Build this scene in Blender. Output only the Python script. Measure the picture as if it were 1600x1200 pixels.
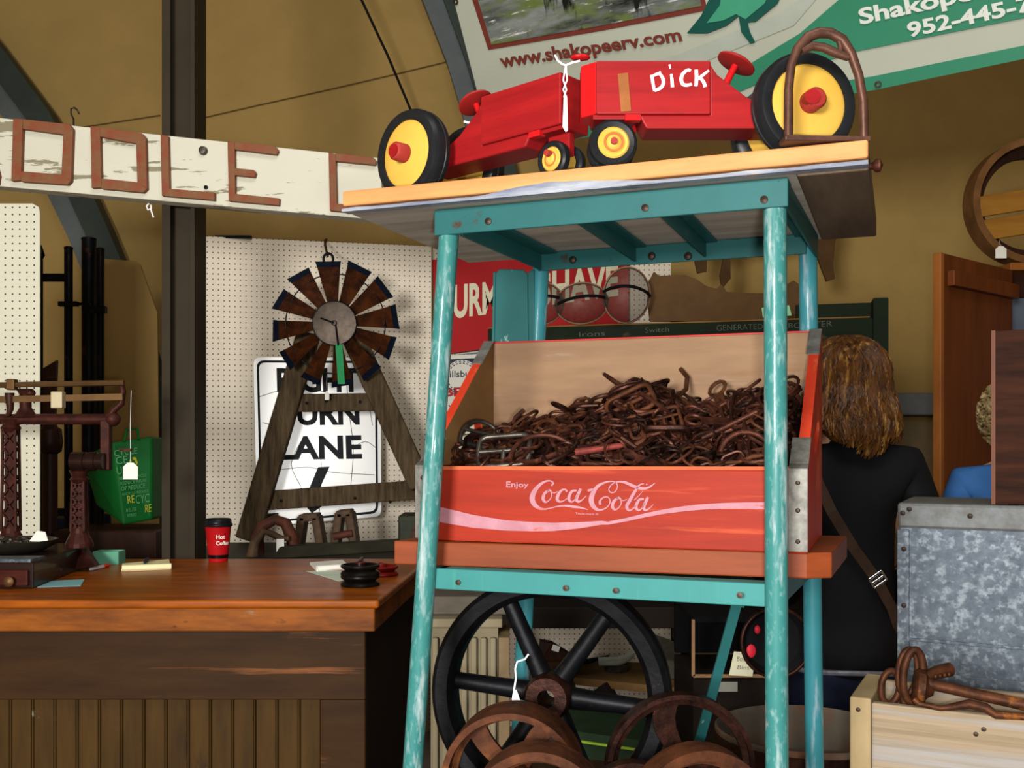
import bpy, bmesh, math, random
from mathutils import Vector as V, Matrix, noise as mnoise
R = random.Random(7)
PI = math.pi
for o in list(bpy.data.objects): bpy.data.objects.remove(o)
SC = bpy.context.scene
COL = SC.collection

# ------------------------------------------------------------------ camera
H = 1.45
F = 1600.0
cam = bpy.data.cameras.new('camera'); co = bpy.data.objects.new('camera', cam); COL.objects.link(co)
co.location = (0, 0, H); co.rotation_euler = (PI/2, 0, 0)
cam.sensor_width = 36; cam.lens = 36; cam.shift_y = 90/1600; cam.clip_start = .02; cam.clip_end = 60
SC.camera = co
# ------------------------------------------------------------------ world, lights, exposure
w = bpy.data.worlds.new('world'); SC.world = w; w.use_nodes = True
w.node_tree.nodes['Background'].inputs[0].default_value = (.95, .97, 1, 1)
w.node_tree.nodes['Background'].inputs[1].default_value = .14
def area(name, loc, target, sx, sy, power, col, shape='RECTANGLE'):
    l = bpy.data.lights.new(name, 'AREA'); l.shape = shape; l.size = sx; l.size_y = sy; l.energy = power; l.color = col
    o = bpy.data.objects.new(name, l); COL.objects.link(o); o.location = loc
    o.rotation_euler = (V(target)-V(loc)).to_track_quat('-Z', 'Y').to_euler()
    return o
area('door_daylight', (-1.35, -2.3, 1.85), (.3, 4.6, 1.4), 1.0, .8, 285, (1, .975, .93))
area('overhead_area', (.2, .2, 4.6), (.1, 3.2, 1.0), 2.4, 1.6, 70, (1, .98, .95))  # broad dim area lamp overhead, below the closed roof; no opening is modelled
area('camera_flash', (.05, -.01, H-.03), (.02, 3, H), .05, .03, 15, (1, .985, .96))
SC.view_settings.view_transform = 'Standard'; SC.view_settings.look = 'None'
SC.view_settings.exposure = 0.0; SC.view_settings.gamma = 1; SC.view_settings.use_curve_mapping = False

# ------------------------------------------------------------------ helpers
def P(px, py, y): return V(((px-800)*y/F, y, H+(690-py)*y/F))
def PZ(px, py, z):
    y = (H-z)*F/(py-690); return V(((px-800)*y/F, y, z))
def on_plane(px, py, p0, n, off=0.0):
    d = V(((px-800)/F, 1, (690-py)/F)); p0 = V(p0); n = V(n).normalized(); c = V((0, 0, H))
    t = (p0-c).dot(n)/d.dot(n); p = c+d*t
    return p - d.normalized()*off if off else p
def lin(h):
    h = h.lstrip('#'); r = [int(h[i:i+2], 16)/255 for i in (0, 2, 4)]
    return tuple(((c/12.92) if c <= .04045 else ((c+.055)/1.055)**2.4) for c in r)
def shade(c, f): return tuple(max(0, min(1, x*f)) for x in c)

MATS = {}
def mat(name, c, rough=.6, metal=0., var=.18, scale=12, stretch=(1, 1, 1), bump=.15, spots=(), c2=None, alpha=None, spec=.15, peg=None, coat=0):
    """painted, wooden or metal surface: two-tone noise base, patches of wear, small bump"""
    if name in MATS: return MATS[name]
    m = bpy.data.materials.new(name); m.use_nodes = True; MATS[name] = m
    N = m.node_tree.nodes; L = m.node_tree.links; b = N['Principled BSDF']
    c = lin(c) if isinstance(c, str) else c
    c2 = lin(c2) if isinstance(c2, str) else c2
    tc = N.new('ShaderNodeTexCoord')
    mp = N.new('ShaderNodeMapping'); L.new(tc.outputs['Object'], mp.inputs[0]); mp.inputs['Scale'].default_value = stretch
    nz = N.new('ShaderNodeTexNoise'); L.new(mp.outputs[0], nz.inputs['Vector']); nz.inputs['Scale'].default_value = scale
    nz.inputs['Detail'].default_value = 7; nz.inputs['Roughness'].default_value = .65
    cr = N.new('ShaderNodeValToRGB'); L.new(nz.outputs['Fac'], cr.inputs[0])
    a, d = (shade(c, 1-var), shade(c, 1+var)) if c2 is None else (c2, c)
    cr.color_ramp.elements[0].position = .34; cr.color_ramp.elements[0].color = (*a, 1)
    cr.color_ramp.elements[1].position = .66; cr.color_ramp.elements[1].color = (*d, 1)
    out = cr.outputs[0]
    for i, (sc, ss, lo, hi, st) in enumerate(spots):
        mp2 = N.new('ShaderNodeMapping'); L.new(tc.outputs['Object'], mp2.inputs[0]); mp2.inputs['Scale'].default_value = st
        mp2.inputs['Location'].default_value = (3.1*i+1.7, 1.3*i, 2.2*i)
        n2 = N.new('ShaderNodeTexNoise'); L.new(mp2.outputs[0], n2.inputs['Vector']); n2.inputs['Scale'].default_value = ss
        n2.inputs['Detail'].default_value = 6; n2.inputs['Roughness'].default_value = .6
        r2 = N.new('ShaderNodeMapRange'); L.new(n2.outputs['Fac'], r2.inputs[0]); r2.inputs[1].default_value = lo; r2.inputs[2].default_value = hi
        mx = N.new('ShaderNodeMix'); mx.data_type = 'RGBA'; L.new(r2.outputs[0], mx.inputs[0]); L.new(out, mx.inputs[6])
        mx.inputs[7].default_value = (*(lin(sc) if isinstance(sc, str) else sc), 1); out = mx.outputs[2]
    if peg:                                   # a grid of drilled holes, one inch apart
        sp = N.new('ShaderNodeSeparateXYZ'); L.new(tc.outputs['Object'], sp.inputs[0])
        def mth(op, x, y=None):
            q = N.new('ShaderNodeMath'); q.operation = op
            for k, v in enumerate((x, y)):
                if v is None: continue
                if isinstance(v, (int, float)): q.inputs[k].default_value = v
                else: L.new(v, q.inputs[k])
            return q.outputs[0]
        def cell(o): return mth('SUBTRACT', mth('FRACT', mth('DIVIDE', o, peg)), .5)
        cx, cz = cell(sp.outputs[0]), cell(sp.outputs[2])
        d2 = mth('SQRT', mth('ADD', mth('MULTIPLY', cx, cx), mth('MULTIPLY', cz, cz)))
        hole = mth('LESS_THAN', d2, .125)
        mx = N.new('ShaderNodeMix'); mx.data_type = 'RGBA'; L.new(hole, mx.inputs[0]); L.new(out, mx.inputs[6]); mx.inputs[7].default_value = (.05, .04, .035, 1); out = mx.outputs[2]
    L.new(out, b.inputs['Base Color'])
    b.inputs['Roughness'].default_value = rough; b.inputs['Metallic'].default_value = metal
    b.inputs['Specular IOR Level'].default_value = spec; b.inputs['Coat Weight'].default_value = coat
    if alpha is not None: b.inputs['Alpha'].default_value = alpha
    if bump:
        bp = N.new('ShaderNodeBump'); bp.inputs['Strength'].default_value = bump; bp.inputs['Distance'].default_value = .003
        L.new(nz.outputs['Fac'], bp.inputs['Height']); L.new(bp.outputs[0], b.inputs['Normal'])
    return m

def tag(o, label, cat, group=None, kind=None):
    if label: o['label'] = label
    if cat: o['category'] = cat
    if group: o['group'] = group
    if kind: o['kind'] = kind
    return o
def thing(name, label, cat, loc, group=None):
    o = bpy.data.objects.new(name, None); COL.objects.link(o); o.location = loc; o.empty_display_size = .05
    return tag(o, label, cat, group)

class MB:
    def __init__(s): s.b = bmesh.new()
    def face(s, pts):
        vs = [s.b.verts.new(p) for p in pts]
        try: s.b.faces.new(vs)
        except ValueError: pass
        return s
    def hexa(s, lo, hi):
        a = [s.b.verts.new(p) for p in lo]; c = [s.b.verts.new(p) for p in hi]; n = len(a)
        s.b.faces.new(a[::-1]); s.b.faces.new(c)
        for i in range(n): s.b.faces.new((a[i], a[(i+1) % n], c[(i+1) % n], c[i]))
        return s
    def prism(s, pts, vec):
        vec = V(vec); return s.hexa([V(p) for p in pts], [V(p)+vec for p in pts])
    def box(s, c, size, yaw=0, mtx=None):
        x, y, z = (k/2 for k in size); m = mtx or Matrix.Rotation(yaw, 3, 'Z'); c = V(c)
        f = lambda sx, sy, sz: c+m @ V((sx*x, sy*y, sz*z))
        return s.hexa([f(-1, -1, -1), f(1, -1, -1), f(1, 1, -1), f(-1, 1, -1)], [f(-1, -1, 1), f(1, -1, 1), f(1, 1, 1), f(-1, 1, 1)])
    def bar(s, a, b, wdt, th, up=(0, 0, 1)):
        """rectangular bar from a to b: wdt across, th along up"""
        a, b = V(a), V(b); d = (b-a).normalized(); up = V(up); sd = d.cross(up).normalized(); u = sd.cross(d).normalized()
        q = lambda p: [p-sd*wdt/2-u*th/2, p+sd*wdt/2-u*th/2, p+sd*wdt/2+u*th/2, p-sd*wdt/2+u*th/2]
        return s.hexa(q(a), q(b))
    def tube(s, pts, r, n=10, closed=False):
        pts = [V(p) for p in pts]; k = len(pts); rs = r if isinstance(r, (list, tuple)) else [r]*k
        tan = []
        for i in range(k):
            a = pts[(i-1) % k] if (closed or i) else pts[0]; b = pts[(i+1) % k] if (closed or i < k-1) else pts[-1]
            tan.append((b-a).normalized() if (b-a).length > 1e-9 else V((0, 0, 1)))
        u = tan[0].orthogonal().normalized(); rings = []
        for i in range(k):
            if i: u = (u - tan[i]*u.dot(tan[i])); u = u.normalized() if u.length > 1e-6 else tan[i].orthogonal().normalized()
            v = tan[i].cross(u)
            rings.append([s.b.verts.new(pts[i]+(u*math.cos(2*PI*j/n)+v*math.sin(2*PI*j/n))*max(rs[i], 1e-4)) for j in range(n)])
        for i in range(k if closed else k-1):
            A, B = rings[i], rings[(i+1) % k]
            off = 0
            if closed and i == k-1: off = min(range(n), key=lambda q: (A[0].co-B[q].co).length)
            for j in range(n): s.b.faces.new((A[j], A[(j+1) % n], B[(j+1+off) % n], B[(j+off) % n]))
        if not closed: s.b.faces.new(rings[0][::-1]); s.b.faces.new(rings[-1])
        return s
    def lathe(s, prof, org, axis=(0, 0, 1), n=32, ring=False, a0=0., a1=2*PI):
        ax = V(axis).normalized(); u = ax.orthogonal().normalized(); v = ax.cross(u); org = V(org); rows = []
        full = abs(a1-a0-2*PI) < 1e-6; cnt = n if full else n+1
        for r, h in prof:
            if r < 1e-6: rows.append([s.b.verts.new(org+ax*h)])
            else: rows.append([s.b.verts.new(org+ax*h+(u*math.cos(a0+(a1-a0)*j/n)+v*math.sin(a0+(a1-a0)*j/n))*r) for j in range(cnt)])
        m = len(rows)
        for i in range(m if ring else m-1):
            A, B = rows[i], rows[(i+1) % m]
            for j in range(n if full else n):
                j2 = (j+1) % cnt
                if len(A) == 1 and len(B) == 1: continue
                if len(A) == 1: s.b.faces.new((A[0], B[j2], B[j]))
                elif len(B) == 1: s.b.faces.new((A[j], A[j2], B[0]))
                else: s.b.faces.new((A[j], A[j2], B[j2], B[j]))
        if not ring:
            if len(rows[0]) > 1: s.b.faces.new(rows[0][::-1])
            if len(rows[-1]) > 1: s.b.faces.new(rows[-1])
        return s
    def ell(s, c, rad, sub=2, mtx=None):
        g = bmesh.ops.create_icosphere(s.b, subdivisions=sub, radius=1); m = mtx or Matrix.Identity(3); c = V(c)
        for v in g['verts']: v.co = c+m @ V((v.co.x*rad[0], v.co.y*rad[1], v.co.z*rad[2]))
        return s
    def grid(s, f, nu, nv):
        g = [[s.b.verts.new(f(i/nu, j/nv)) for j in range(nv+1)] for i in range(nu+1)]
        for i in range(nu):
            for j in range(nv): s.b.faces.new((g[i][j], g[i+1][j], g[i+1][j+1], g[i][j+1]))
        return s
    def ribbon(s, pts, ws, f, sub=5):
        """painted stroke: centre line and widths in picture units, f puts a point on its surface"""
        pts = [V((p[0], p[1], 0)) for p in pts]; out = []
        n = len(pts)
        for i in range(n-1):
            p0, p1, p2, p3 = pts[max(i-1, 0)], pts[i], pts[i+1], pts[min(i+2, n-1)]
            for k in range(sub):
                t = k/sub
                q = .5*((2*p1)+(p2-p0)*t+(2*p0-5*p1+4*p2-p3)*t*t+(3*p1-p0-3*p2+p3)*t**3)
                out.append((q, ws[i]*(1-t)+ws[i+1]*t))
        out.append((pts[-1], ws[-1])); row = []
        for i, (q, wd) in enumerate(out):
            a = out[max(i-1, 0)][0]; b = out[min(i+1, len(out)-1)][0]; d = b-a
            d = d.normalized() if d.length > 1e-6 else V((1, 0, 0)); nn = V((-d.y, d.x, 0))*wd/2
            A, B = q+nn, q-nn
            row.append((s.b.verts.new(f(A.x, A.y)), s.b.verts.new(f(B.x, B.y))))
        for i in range(len(row)-1): s.b.faces.new((row[i][0], row[i][1], row[i+1][1], row[i+1][0]))
        return s
    def text(s, string, f, offset=.012):
        me, w_, h_ = text_mesh(string, offset)
        vs = [s.b.verts.new(f((x)/w_, y/h_)) for x, y in me[0]]
        for fc in me[1]:
            try: s.b.faces.new([vs[i] for i in fc])
            except ValueError: pass
        return s
    def obj(s, name, m, parent=None, bevel=0., smooth=False, yaw=0., center=None, seg=2):
        s.b.normal_update()
        bmesh.ops.recalc_face_normals(s.b, faces=s.b.faces)
        lo = V((min(v.co[i] for v in s.b.verts) for i in range(3))); hi = V((max(v.co[i] for v in s.b.verts) for i in range(3)))
        c = V(center) if center is not None else V(((lo.x+hi.x)/2, (lo.y+hi.y)/2, lo.z if parent is None else (lo.z+hi.z)/2))
        Rm = Matrix.Rotation(yaw, 4, 'Z'); inv = Rm.inverted() @ Matrix.Translation(-c)
        s.b.transform(inv)
        me = bpy.data.meshes.new(name); s.b.to_mesh(me); s.b.free()
        for x in (m if isinstance(m, (list, tuple)) else [m]): me.materials.append(x)
        if smooth:
            for p in me.polygons: p.use_smooth = True
            me.set_sharp_from_angle(angle=math.radians(50 if smooth is True else smooth))
        o = bpy.data.objects.new(name, me); COL.objects.link(o)
        o.location = c; o.rotation_euler = (0, 0, yaw)
        if parent is not None: put(o, parent)
        if bevel:
            md = o.modifiers.new('bevel', 'BEVEL'); md.width = bevel; md.segments = seg; md.limit_method = 'ANGLE'; md.angle_limit = math.radians(50)
        return o
def wm(o):
    m = Matrix.LocRotScale(o.location, o.rotation_euler, o.scale)
    return (wm(o.parent) @ o.matrix_parent_inverse @ m) if o.parent else m
def put(o, parent):
    o.parent = parent; o.matrix_parent_inverse = wm(parent).inverted()
def kids(o): return [c for c in bpy.data.objects if c.parent == o]
def copy_tree(o, parent=None):
    c = o.copy(); COL.objects.link(c)
    if parent is not None: c.parent = parent; c.matrix_parent_inverse = o.matrix_parent_inverse.copy()
    for ch in kids(o): copy_tree(ch, c)
    return c
_tx = {}
def text_mesh(string, offset=.012):
    def get(st):
        k = (st, offset)
        if k in _tx: return _tx[k]
        cu = bpy.data.curves.new('t', 'FONT'); cu.body = st; cu.offset = offset; cu.resolution_u = 4
        o = bpy.data.objects.new('t', cu); COL.objects.link(o)
        me = bpy.data.meshes.new_from_object(o)
        r = ([(v.co.x, v.co.y) for v in me.vertices], [list(p.vertices) for p in me.polygons])
        bpy.data.objects.remove(o); bpy.data.curves.remove(cu); bpy.data.meshes.remove(me)
        _tx[k] = r; return r
    g = get(string); hh = max(y for x, y in get('H')[0])
    x0 = min(x for x, y in g[0]); x1 = max(x for x, y in g[0])
    return ([(x-x0, y) for x, y in g[0]], g[1]), x1-x0, hh
def quad(tl, tr, br, bl):
    tl, tr, br, bl = map(V, (tl, tr, br, bl))
    return lambda u, v: (bl*(1-u)+br*u)*(1-v)+(tl*(1-u)+tr*u)*v
def pquad(tl, tr, br, bl, p0, n, off=.001):
    """picture quad laid on a plane"""
    return quad(*[on_plane(*q, p0, n, off) for q in (tl, tr, br, bl)])
def circ(c, r, a0=0, a1=2*PI, n=24, u=(1, 0, 0), v=(0, 0, 1), r2=None):
    u, v, c = V(u), V(v), V(c); r2 = r2 or r
    cnt = n if abs(a1-a0-2*PI) < 1e-6 else n+1
    return [c+u*math.cos(a0+(a1-a0)*i/n)*r+v*math.sin(a0+(a1-a0)*i/n)*r2 for i in range(cnt)]
def price_tag(label, top, bottom_, size=(.018, .024), string=None, name='price_tag', nrm=(0, -1, 0), group=None, cat='price tag'):
    """paper tag hanging on a looped string"""
    t = thing(name, label, cat, bottom_, group)
    c = V(bottom_); n = V(nrm).normalized(); u = n.cross(V((0, 0, 1))).normalized(); z = V((0, 0, 1))
    a, b = size
    MB().prism([c-u*a/2-z*b/2, c+u*a/2-z*b/2, c+u*a/2+z*b*.25, c+u*a*.2+z*b/2, c-u*a*.2+z*b/2, c-u*a/2+z*b*.25], n*.0008).obj('card', PAPER, t)
    MB().tube(string or [V(top), (V(top)+c+z*b/2)/2+u*.002, c+z*b*.4], .0007, 6).obj('string', STRING, t)
    return t

# ------------------------------------------------------------------ shared materials
PAPER = mat('paper', '#e9e7dd', .8, var=.04, bump=0)
STRING = mat('cotton_string', '#efeef0', .8, var=.05, bump=0)
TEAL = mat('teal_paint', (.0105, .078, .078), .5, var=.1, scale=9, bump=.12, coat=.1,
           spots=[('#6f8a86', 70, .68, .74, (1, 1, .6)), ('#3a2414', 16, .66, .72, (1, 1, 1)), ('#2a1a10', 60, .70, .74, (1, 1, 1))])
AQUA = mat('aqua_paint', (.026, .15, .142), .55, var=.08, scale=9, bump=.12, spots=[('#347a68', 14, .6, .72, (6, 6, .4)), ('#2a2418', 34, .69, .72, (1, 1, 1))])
TEALLEG = mat('teal_leg_paint', (.026, .135, .127), .42, var=.08, scale=10, bump=.15, coat=.15,
              spots=[('#8f9c9c', 40, .53, .68, (1.6, 1.6, .3)), ('#5f8380', 150, .54, .70, (1, 1, .45)), ('#b0887f', 22, .68, .74, (1, 1, .5)), ('#4a4038', 60, .70, .74, (1, 1, 1))])
RUST = mat('rust_brown', '#4e2a1e', .5, .45, c2='#1f100b', scale=45, bump=.5, spots=[('#6e3b22', 60, .6, .74, (1, 1, 1))])
RUST2 = mat('rust_orange', '#56301a', .65, .3, c2='#2a150c', scale=26, bump=.5, spots=[('#7a4820', 14, .57, .78, (1, 1, 1)), ('#1a0f0a', 40, .62, .75, (1, 1, 1))])
RUST3 = mat('rust_dark', '#3a2018', .4, .6, c2='#150b08', scale=50, bump=.4)
STEEL = mat('worn_steel', '#5b544c', .38, .75, c2='#2a2420', scale=40, bump=.2)
IRON = mat('black_iron', '#121316', .45, .5, c2='#08080a', scale=25, bump=.3, spots=[('#4a2f20', 18, .62, .76, (1, 1, 1))])
GALV = mat('galvanised_steel', (.088, .105, .128), .5, .35, c2=(.048, .06, .077), scale=55, bump=.1, spots=[('#747d83', 70, .5, .66, (1, 1, 1)), ('#57524c', 12, .64, .8, (1, 1, 1))])
STRAP = mat('crate_strap_zinc', '#77766f', .55, .3, c2='#4a4742', scale=40, bump=.2)
SCREW = mat('screw_head', '#3a2f28', .5, .7, var=.2, bump=0)
# ================================================================== THE SETTING
WALL = mat('tan_fabric', (.40, .265, .088), .85, var=.06, scale=3, bump=.05)
def struct(mb, name, m, **k): return tag(mb.obj(name, m, **k), None, None, kind='structure')
CONC = mat('grey_concrete', '#8a8074', .8, var=.2, scale=4, bump=.2)
struct(MB().box((0, 1.2, -.05), (9.2, 11, .1)), 'floor', CONC)
struct(MB().box((0, 6.45, 2.75), (9.2, .1, 5.5)), 'wall_back', WALL)
struct(MB().box((-4.55, 1.2, 2.75), (.1, 10.4, 5.5)), 'wall_left', WALL)
struct(MB().box((4.55, 1.2, 2.75), (.1, 10.4, 5.5)), 'wall_right', WALL)
struct(MB().box((0, 1.2, 5.55), (9.2, 11, .1)), 'ceiling', mat('dark_fabric_roof', '#6a5a3c', .9, var=.1, bump=0))
# hoops of the building and the seams of its fabric
HOOP = mat('hoop_steel', '#62696a', .55, .3, var=.12, scale=5, bump=.1)
HOOPD = mat('hoop_steel_green', '#3c4540', .55, .3, var=.12, scale=5, bump=.1)
def hoop(pts, wpx, name, m, y=6.2, th=.12):
    mb = MB(); row = []
    for i, (x, yy) in enumerate(pts):
        a = V(pts[max(i-1, 0)]); b = V(pts[min(i+1, len(pts)-1)]); d = (b-a).normalized(); nn = V((-d.y, d.x))*wpx/2
        q1 = P(x+nn.x, yy+nn.y, y); q2 = P(x-nn.x, yy-nn.y, y); back = V((0, th, 0))
        row.append([q1, q2, q2+back, q1+back])
    vs = [[mb.b.verts.new(p) for p in r] for r in row]
    for i in range(len(vs)-1):
        for j in range(4): mb.b.faces.new((vs[i][j], vs[i][(j+1) % 4], vs[i+1][(j+1) % 4], vs[i+1][j]))
    mb.b.faces.new(vs[0]); mb.b.faces.new(vs[-1][::-1])
    return struct(mb, name, m)
hoop([(-130, -60), (-20, 75), (60, 182), (118, 290), (150, 360), (200, 480), (240, 620), (270, 800), (290, 1000)], 36, 'trim_1', HOOPD, 6.2)
hoop([(-170, -60), (-60, 75), (25, 182), (86, 290), (120, 360), (170, 480), (210, 620), (240, 800), (260, 1000)], 34, 'trim_2', HOOP, 6.24)
hoop([(600, -200), (672, -20), (715, 90), (748, 200), (790, 360), (815, 520), (830, 800)], 36, 'trim_3', HOOP, 6.24)
hoop([(640, -200), (702, -20), (742, 90), (775, 200), (812, 360), (840, 520), (855, 800)], 30, 'trim_4', HOOPD, 6.2)
SEAM = mat('seam_dark', '#6e5832', .9, var=.1, bump=0)
struct(MB().tube([P(x, y, 6.385) for x, y in ((300, 188), (400, 165), (500, 143), (600, 120), (700, 96))], .0035, 6), 'trim_5', SEAM)
struct(MB().tube([P(x, y, 6.385) for x, y in ((0, 215), (120, 200), (250, 180))], .0035, 6), 'trim_6', SEAM)
tag(MB().tube([P(540, -60, 5.9), P(565, 0, 5.9), P(605, 85, 6.0), P(641, 170, 6.1), P(700, 330, 6.3), P(722, 390, 6.38)], .0075, 8).obj('guy_cable', mat('black_rubber', '#0e0e0e', .6, var=.1, bump=0)),
    'thin black cable running down the tan tent wall above the yellow wheel', 'cable')
# low stem wall with its metal cap
struct(MB().box((2.3, 6.3, .78), (4.2, .18, 1.56)), 'wall_stem', mat('stem_wall', '#8f7f62', .8, var=.1, bump=.1))
struct(MB().box((2.3, 6.19, H+.22), (4.2, .42, .13)), 'trim_7', mat('cap_metal', '#7d8690', .5, .5, var=.1, bump=.05), bevel=.008)
# steel column
COLM = mat('column_paint', '#332b1e', .6, .1, var=.1, scale=6, bump=.1)
cx = -1.2
mb = MB(); mb.box((cx-.045, 3.74, 2.75), (.014, .14, 5.5)).box((cx+.055, 3.74, 2.75), (.014, .14, 5.5)).box((cx+.005, 3.72, 2.75), (.09, .02, 5.5)).box((cx-.036, 3.664, 2.75), (.03, .012, 5.5))
struct(mb, 'steel_column', COLM)

# ================================================================== BANNER
BL_, BR_ = P(770, 238, 4.3), P(1760, 48, 3.04); TL_ = P(645, -250, 4.15)
bn = (BR_-BL_).cross(TL_-BL_).normalized()
if bn.y > 0: bn = -bn
bp = lambda px, py, off=.0: on_plane(px, py, BL_, bn, off)
t = thing('banner', 'big white and green vinyl banner with web address hanging under the roof behind the toys', 'banner', tuple(bp(1300, 80)))
BWHITE = mat('banner_white', (.40, .42, .34), .5, var=.03, scale=2, bump=0)
BGREEN = mat('banner_green', '#2c7a5c', .5, var=.06, scale=2, bump=0)
BDARK = mat('banner_dark_green', '#0d4a40', .5, var=.06, bump=0)
BLEAF = mat('banner_leaf', '#3c9070', .5, var=.06, bump=0)
BMAR = mat('banner_maroon', '#6b3026', .5, var=.06, bump=0)
BGREY = mat('banner_grey', '#a3aa9d', .5, var=.05, bump=0)
PHOTO = mat('banner_photo', '#7f8480', .5, c2='#1d211a', scale=3.0, stretch=(1, 1, 5), bump=0, spots=[('#5d6b3a', 5, .5, .62, (1, 1, 3)), ('#c9c9c4', 9, .6, .68, (1, 1, 6)), ('#101410', 3, .58, .64, (4, 4, .6))])
poly = lambda pts, off: [bp(x, y, off) for x, y in pts]
MB().prism(poly([(770, 238), (1365, 141), (1600, 92), (1760, 48), (1760, -250), (645, -250)], 0), -bn*.003).obj('sheet', BWHITE, t)
MB().face(poly([(758, 168), (900, 150), (1080, 105), (1240, 40), (1300, -30), (1290, -30), (1220, 20), (1060, 85), (880, 130), (752, 145)], .004)).obj('swoosh', BGREY, t)
MB().face(poly([(1040, 180), (1130, 125), (1250, 52), (1310, 0), (1370, -70), (1760, -130), (1760, -5), (1600, 28), (1340, 80), (1190, 128), (1060, 186)], .006)).obj('green_field', BGREEN, t)
MB().face(poly([(770, 238), (1365, 141), (1600, 92), (1760, 48), (1760, 26), (1600, 71), (1365, 119), (768, 216)], .008)).obj('hem', BGREEN, t)
MB().face(poly([(712, -80), (763, 78), (940, 48), (1105, 16), (1085, -80)], .006)).obj('photo_border', BMAR, t)
MB().face(poly([(722, -80), (768, 70), (940, 40), (1096, 9), (1078, -80)], .010)).obj('photo_print', PHOTO, t)
MB().face(poly([(1073, 52), (1095, 25), (1112, -10), (1120, -60), (1250, -80), (1215, 5), (1180, 34), (1168, 35), (1172, 50), (1180, 66), (1172, 68), (1158, 50), (1154, 25), (1135, 40), (1105, 52)], .012)).obj('leaf', BDARK, t)
MB().face(poly([(1104, 36), (1125, 8), (1132, -60), (1225, -70), (1195, 5), (1165, 30), (1150, 22), (1130, 32)], .016)).obj('leaf_blade', BLEAF, t)
MB().text('www.shakopeerv.com', quad(bp(778, 85, .012), bp(1061, 43, .012), bp(1066, 63, .012), bp(783, 105, .012)), .03).obj('lettering', BMAR, t)
BTXT = mat('banner_letter_grey', '#cfd2c9', .5, var=.03, bump=0)
MB().text('Shakopee', quad(bp(1340, 14, .012), bp(1545, -32, .012), bp(1550, -8, .012), bp(1344, 38, .012)), .03).obj('lettering', BTXT, t)
MB().text('952-445-7', quad(bp(1416, 36, .012), bp(1612, -8, .012), bp(1616, 15, .012), bp(1420, 58, .012)), .03).obj('lettering', BTXT, t)
MB().tube([bp(645, -250), bp(625, -330)], .004, 6).tube([bp(1740, -250), bp(1745, -400)], .004, 6).obj('hanging_cord', STRING, t)
mb = MB()
for a in ((712, 3), (1372, 132)): mb.lathe([(.006, 0), (.012, 0), (.012, .003), (.006, .003)], bp(*a, .012), bn, 14, ring=True)
mb.obj('grommet', STEEL, t)

# ================================================================== PEGBOARDS
PEGW = mat('pegboard_white', (.83, .74, .60), .6, var=.03, scale=3, bump=.02, peg=.0254)
PEGW2 = mat('pegboard_bright', '#d3d1bd', .6, var=.03, scale=3, bump=.02, peg=.0254)
def panel(a, b, z0, z1, th, name, m, label, cat, group=None):
    """upright sheet from a to b in plan"""
    a, b = V((a[0], a[1], 0)), V((b[0], b[1], 0)); d = b-a; yaw = math.atan2(d.y, d.x); c = (a+b)/2
    o = MB().box((c.x, c.y, (z0+z1)/2), (d.length, th, z1-z0), yaw).obj(name, m, yaw=yaw, bevel=.002)
    return tag(o, label, cat, group)
pa, pb = P(295, 0, 4.85), P(674, 0, 5.12)
panel(pa, pb, 0, H+.976, .008, 'pegboard', PEGW, 'tall white pegboard sheet behind the toy windmill', 'pegboard')
pc, pd = P(677, 0, 5.22), P(1048, 0, 5.22)
panel(pc, pd, 0, H+.95, .008, 'pegboard', PEGW, 'white pegboard sheet behind the red shave sign and the iron wheels', 'pegboard')
pe, pf = P(-260, 0, 3.6), P(62, 0, 3.6)
dv = pf-pe; zt = H+372*3.6/1600
mb = MB(); pts = [(pe.x, 0), (pf.x, 0), (pf.x, zt-.03), (pf.x-.004, zt-.012), (pf.x-.025, zt), (pe.x, zt)]
tag(mb.prism([(x, 3.60, z) for x, z in pts], (0, .006, 0)).obj('pegboard', PEGW2), 'bright white pegboard with a rounded top corner beside the black iron gate', 'pegboard')
# small dark clamp on the pegboard's top edge
tag(MB().box(P(365, 371, 4.90), (.17, .03, .014)).obj('clamp_strip', IRON), 'flat black strip lying on the top edge of the pegboard left of the windmill', 'strip')

# ================================================================== GATE, PLYWOOD, BAG (dark corner)
t = thing('iron_gate', 'black iron gate with round posts leaning in the dark corner behind the scale', 'gate', (-2.0, 4.5, 0))
GY = 4.5
def post(px, top, r, yy=GY, nm='post'):
    a = P(px, top, yy); MB().lathe([(r, 0), (r, a.z-.012), (r*1.06, a.z-.012), (r*1.06, a.z-.004), (r*.7, a.z), (0, a.z+.002)], (a.x, yy, 0), n=16).obj(nm, IRON, t, smooth=True)
post(107, 385, .018); post(139, 371, .031, GY+.06); post(157, 387, .017, GY+.02)
a = P(64, 383, GY); MB().lathe([(.009, 0), (.009, a.z-.06), (.017, a.z-.045), (.013, a.z-.03), (.003, a.z), (0, a.z)], (a.x, GY, 0), n=12).obj('picket', IRON, t, smooth=True)
MB().bar(P(30, 434, GY), P(107, 434, GY), .02, .034).obj('rail', IRON, t)
MB().bar(P(30, 800, GY), P(107, 800, GY), .02, .034).obj('rail', IRON, t)
MB().box(P(107, 475, GY-.02), (.08, .03, .02)).box(P(124, 475, GY), (.1, .012, .012)).obj('hinge', IRON, t)
MB().box(P(148, 484, GY), (.10, .03, .03)).obj('latch', IRON, t)
tag(MB().prism([P(x, y, 5.0) for x, y in ((160, 404), (212, 408), (219, 414), (246, 490), (252, 1150), (160, 1150))], (0, .012, 0)).obj('plywood_sheet', mat('plywood_tan', '#8f7444', .7, var=.1, scale=4, stretch=(1, 1, .3), bump=.05)),
    'tan plywood sheet with a clipped corner behind the black gate', 'plywood')
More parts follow.
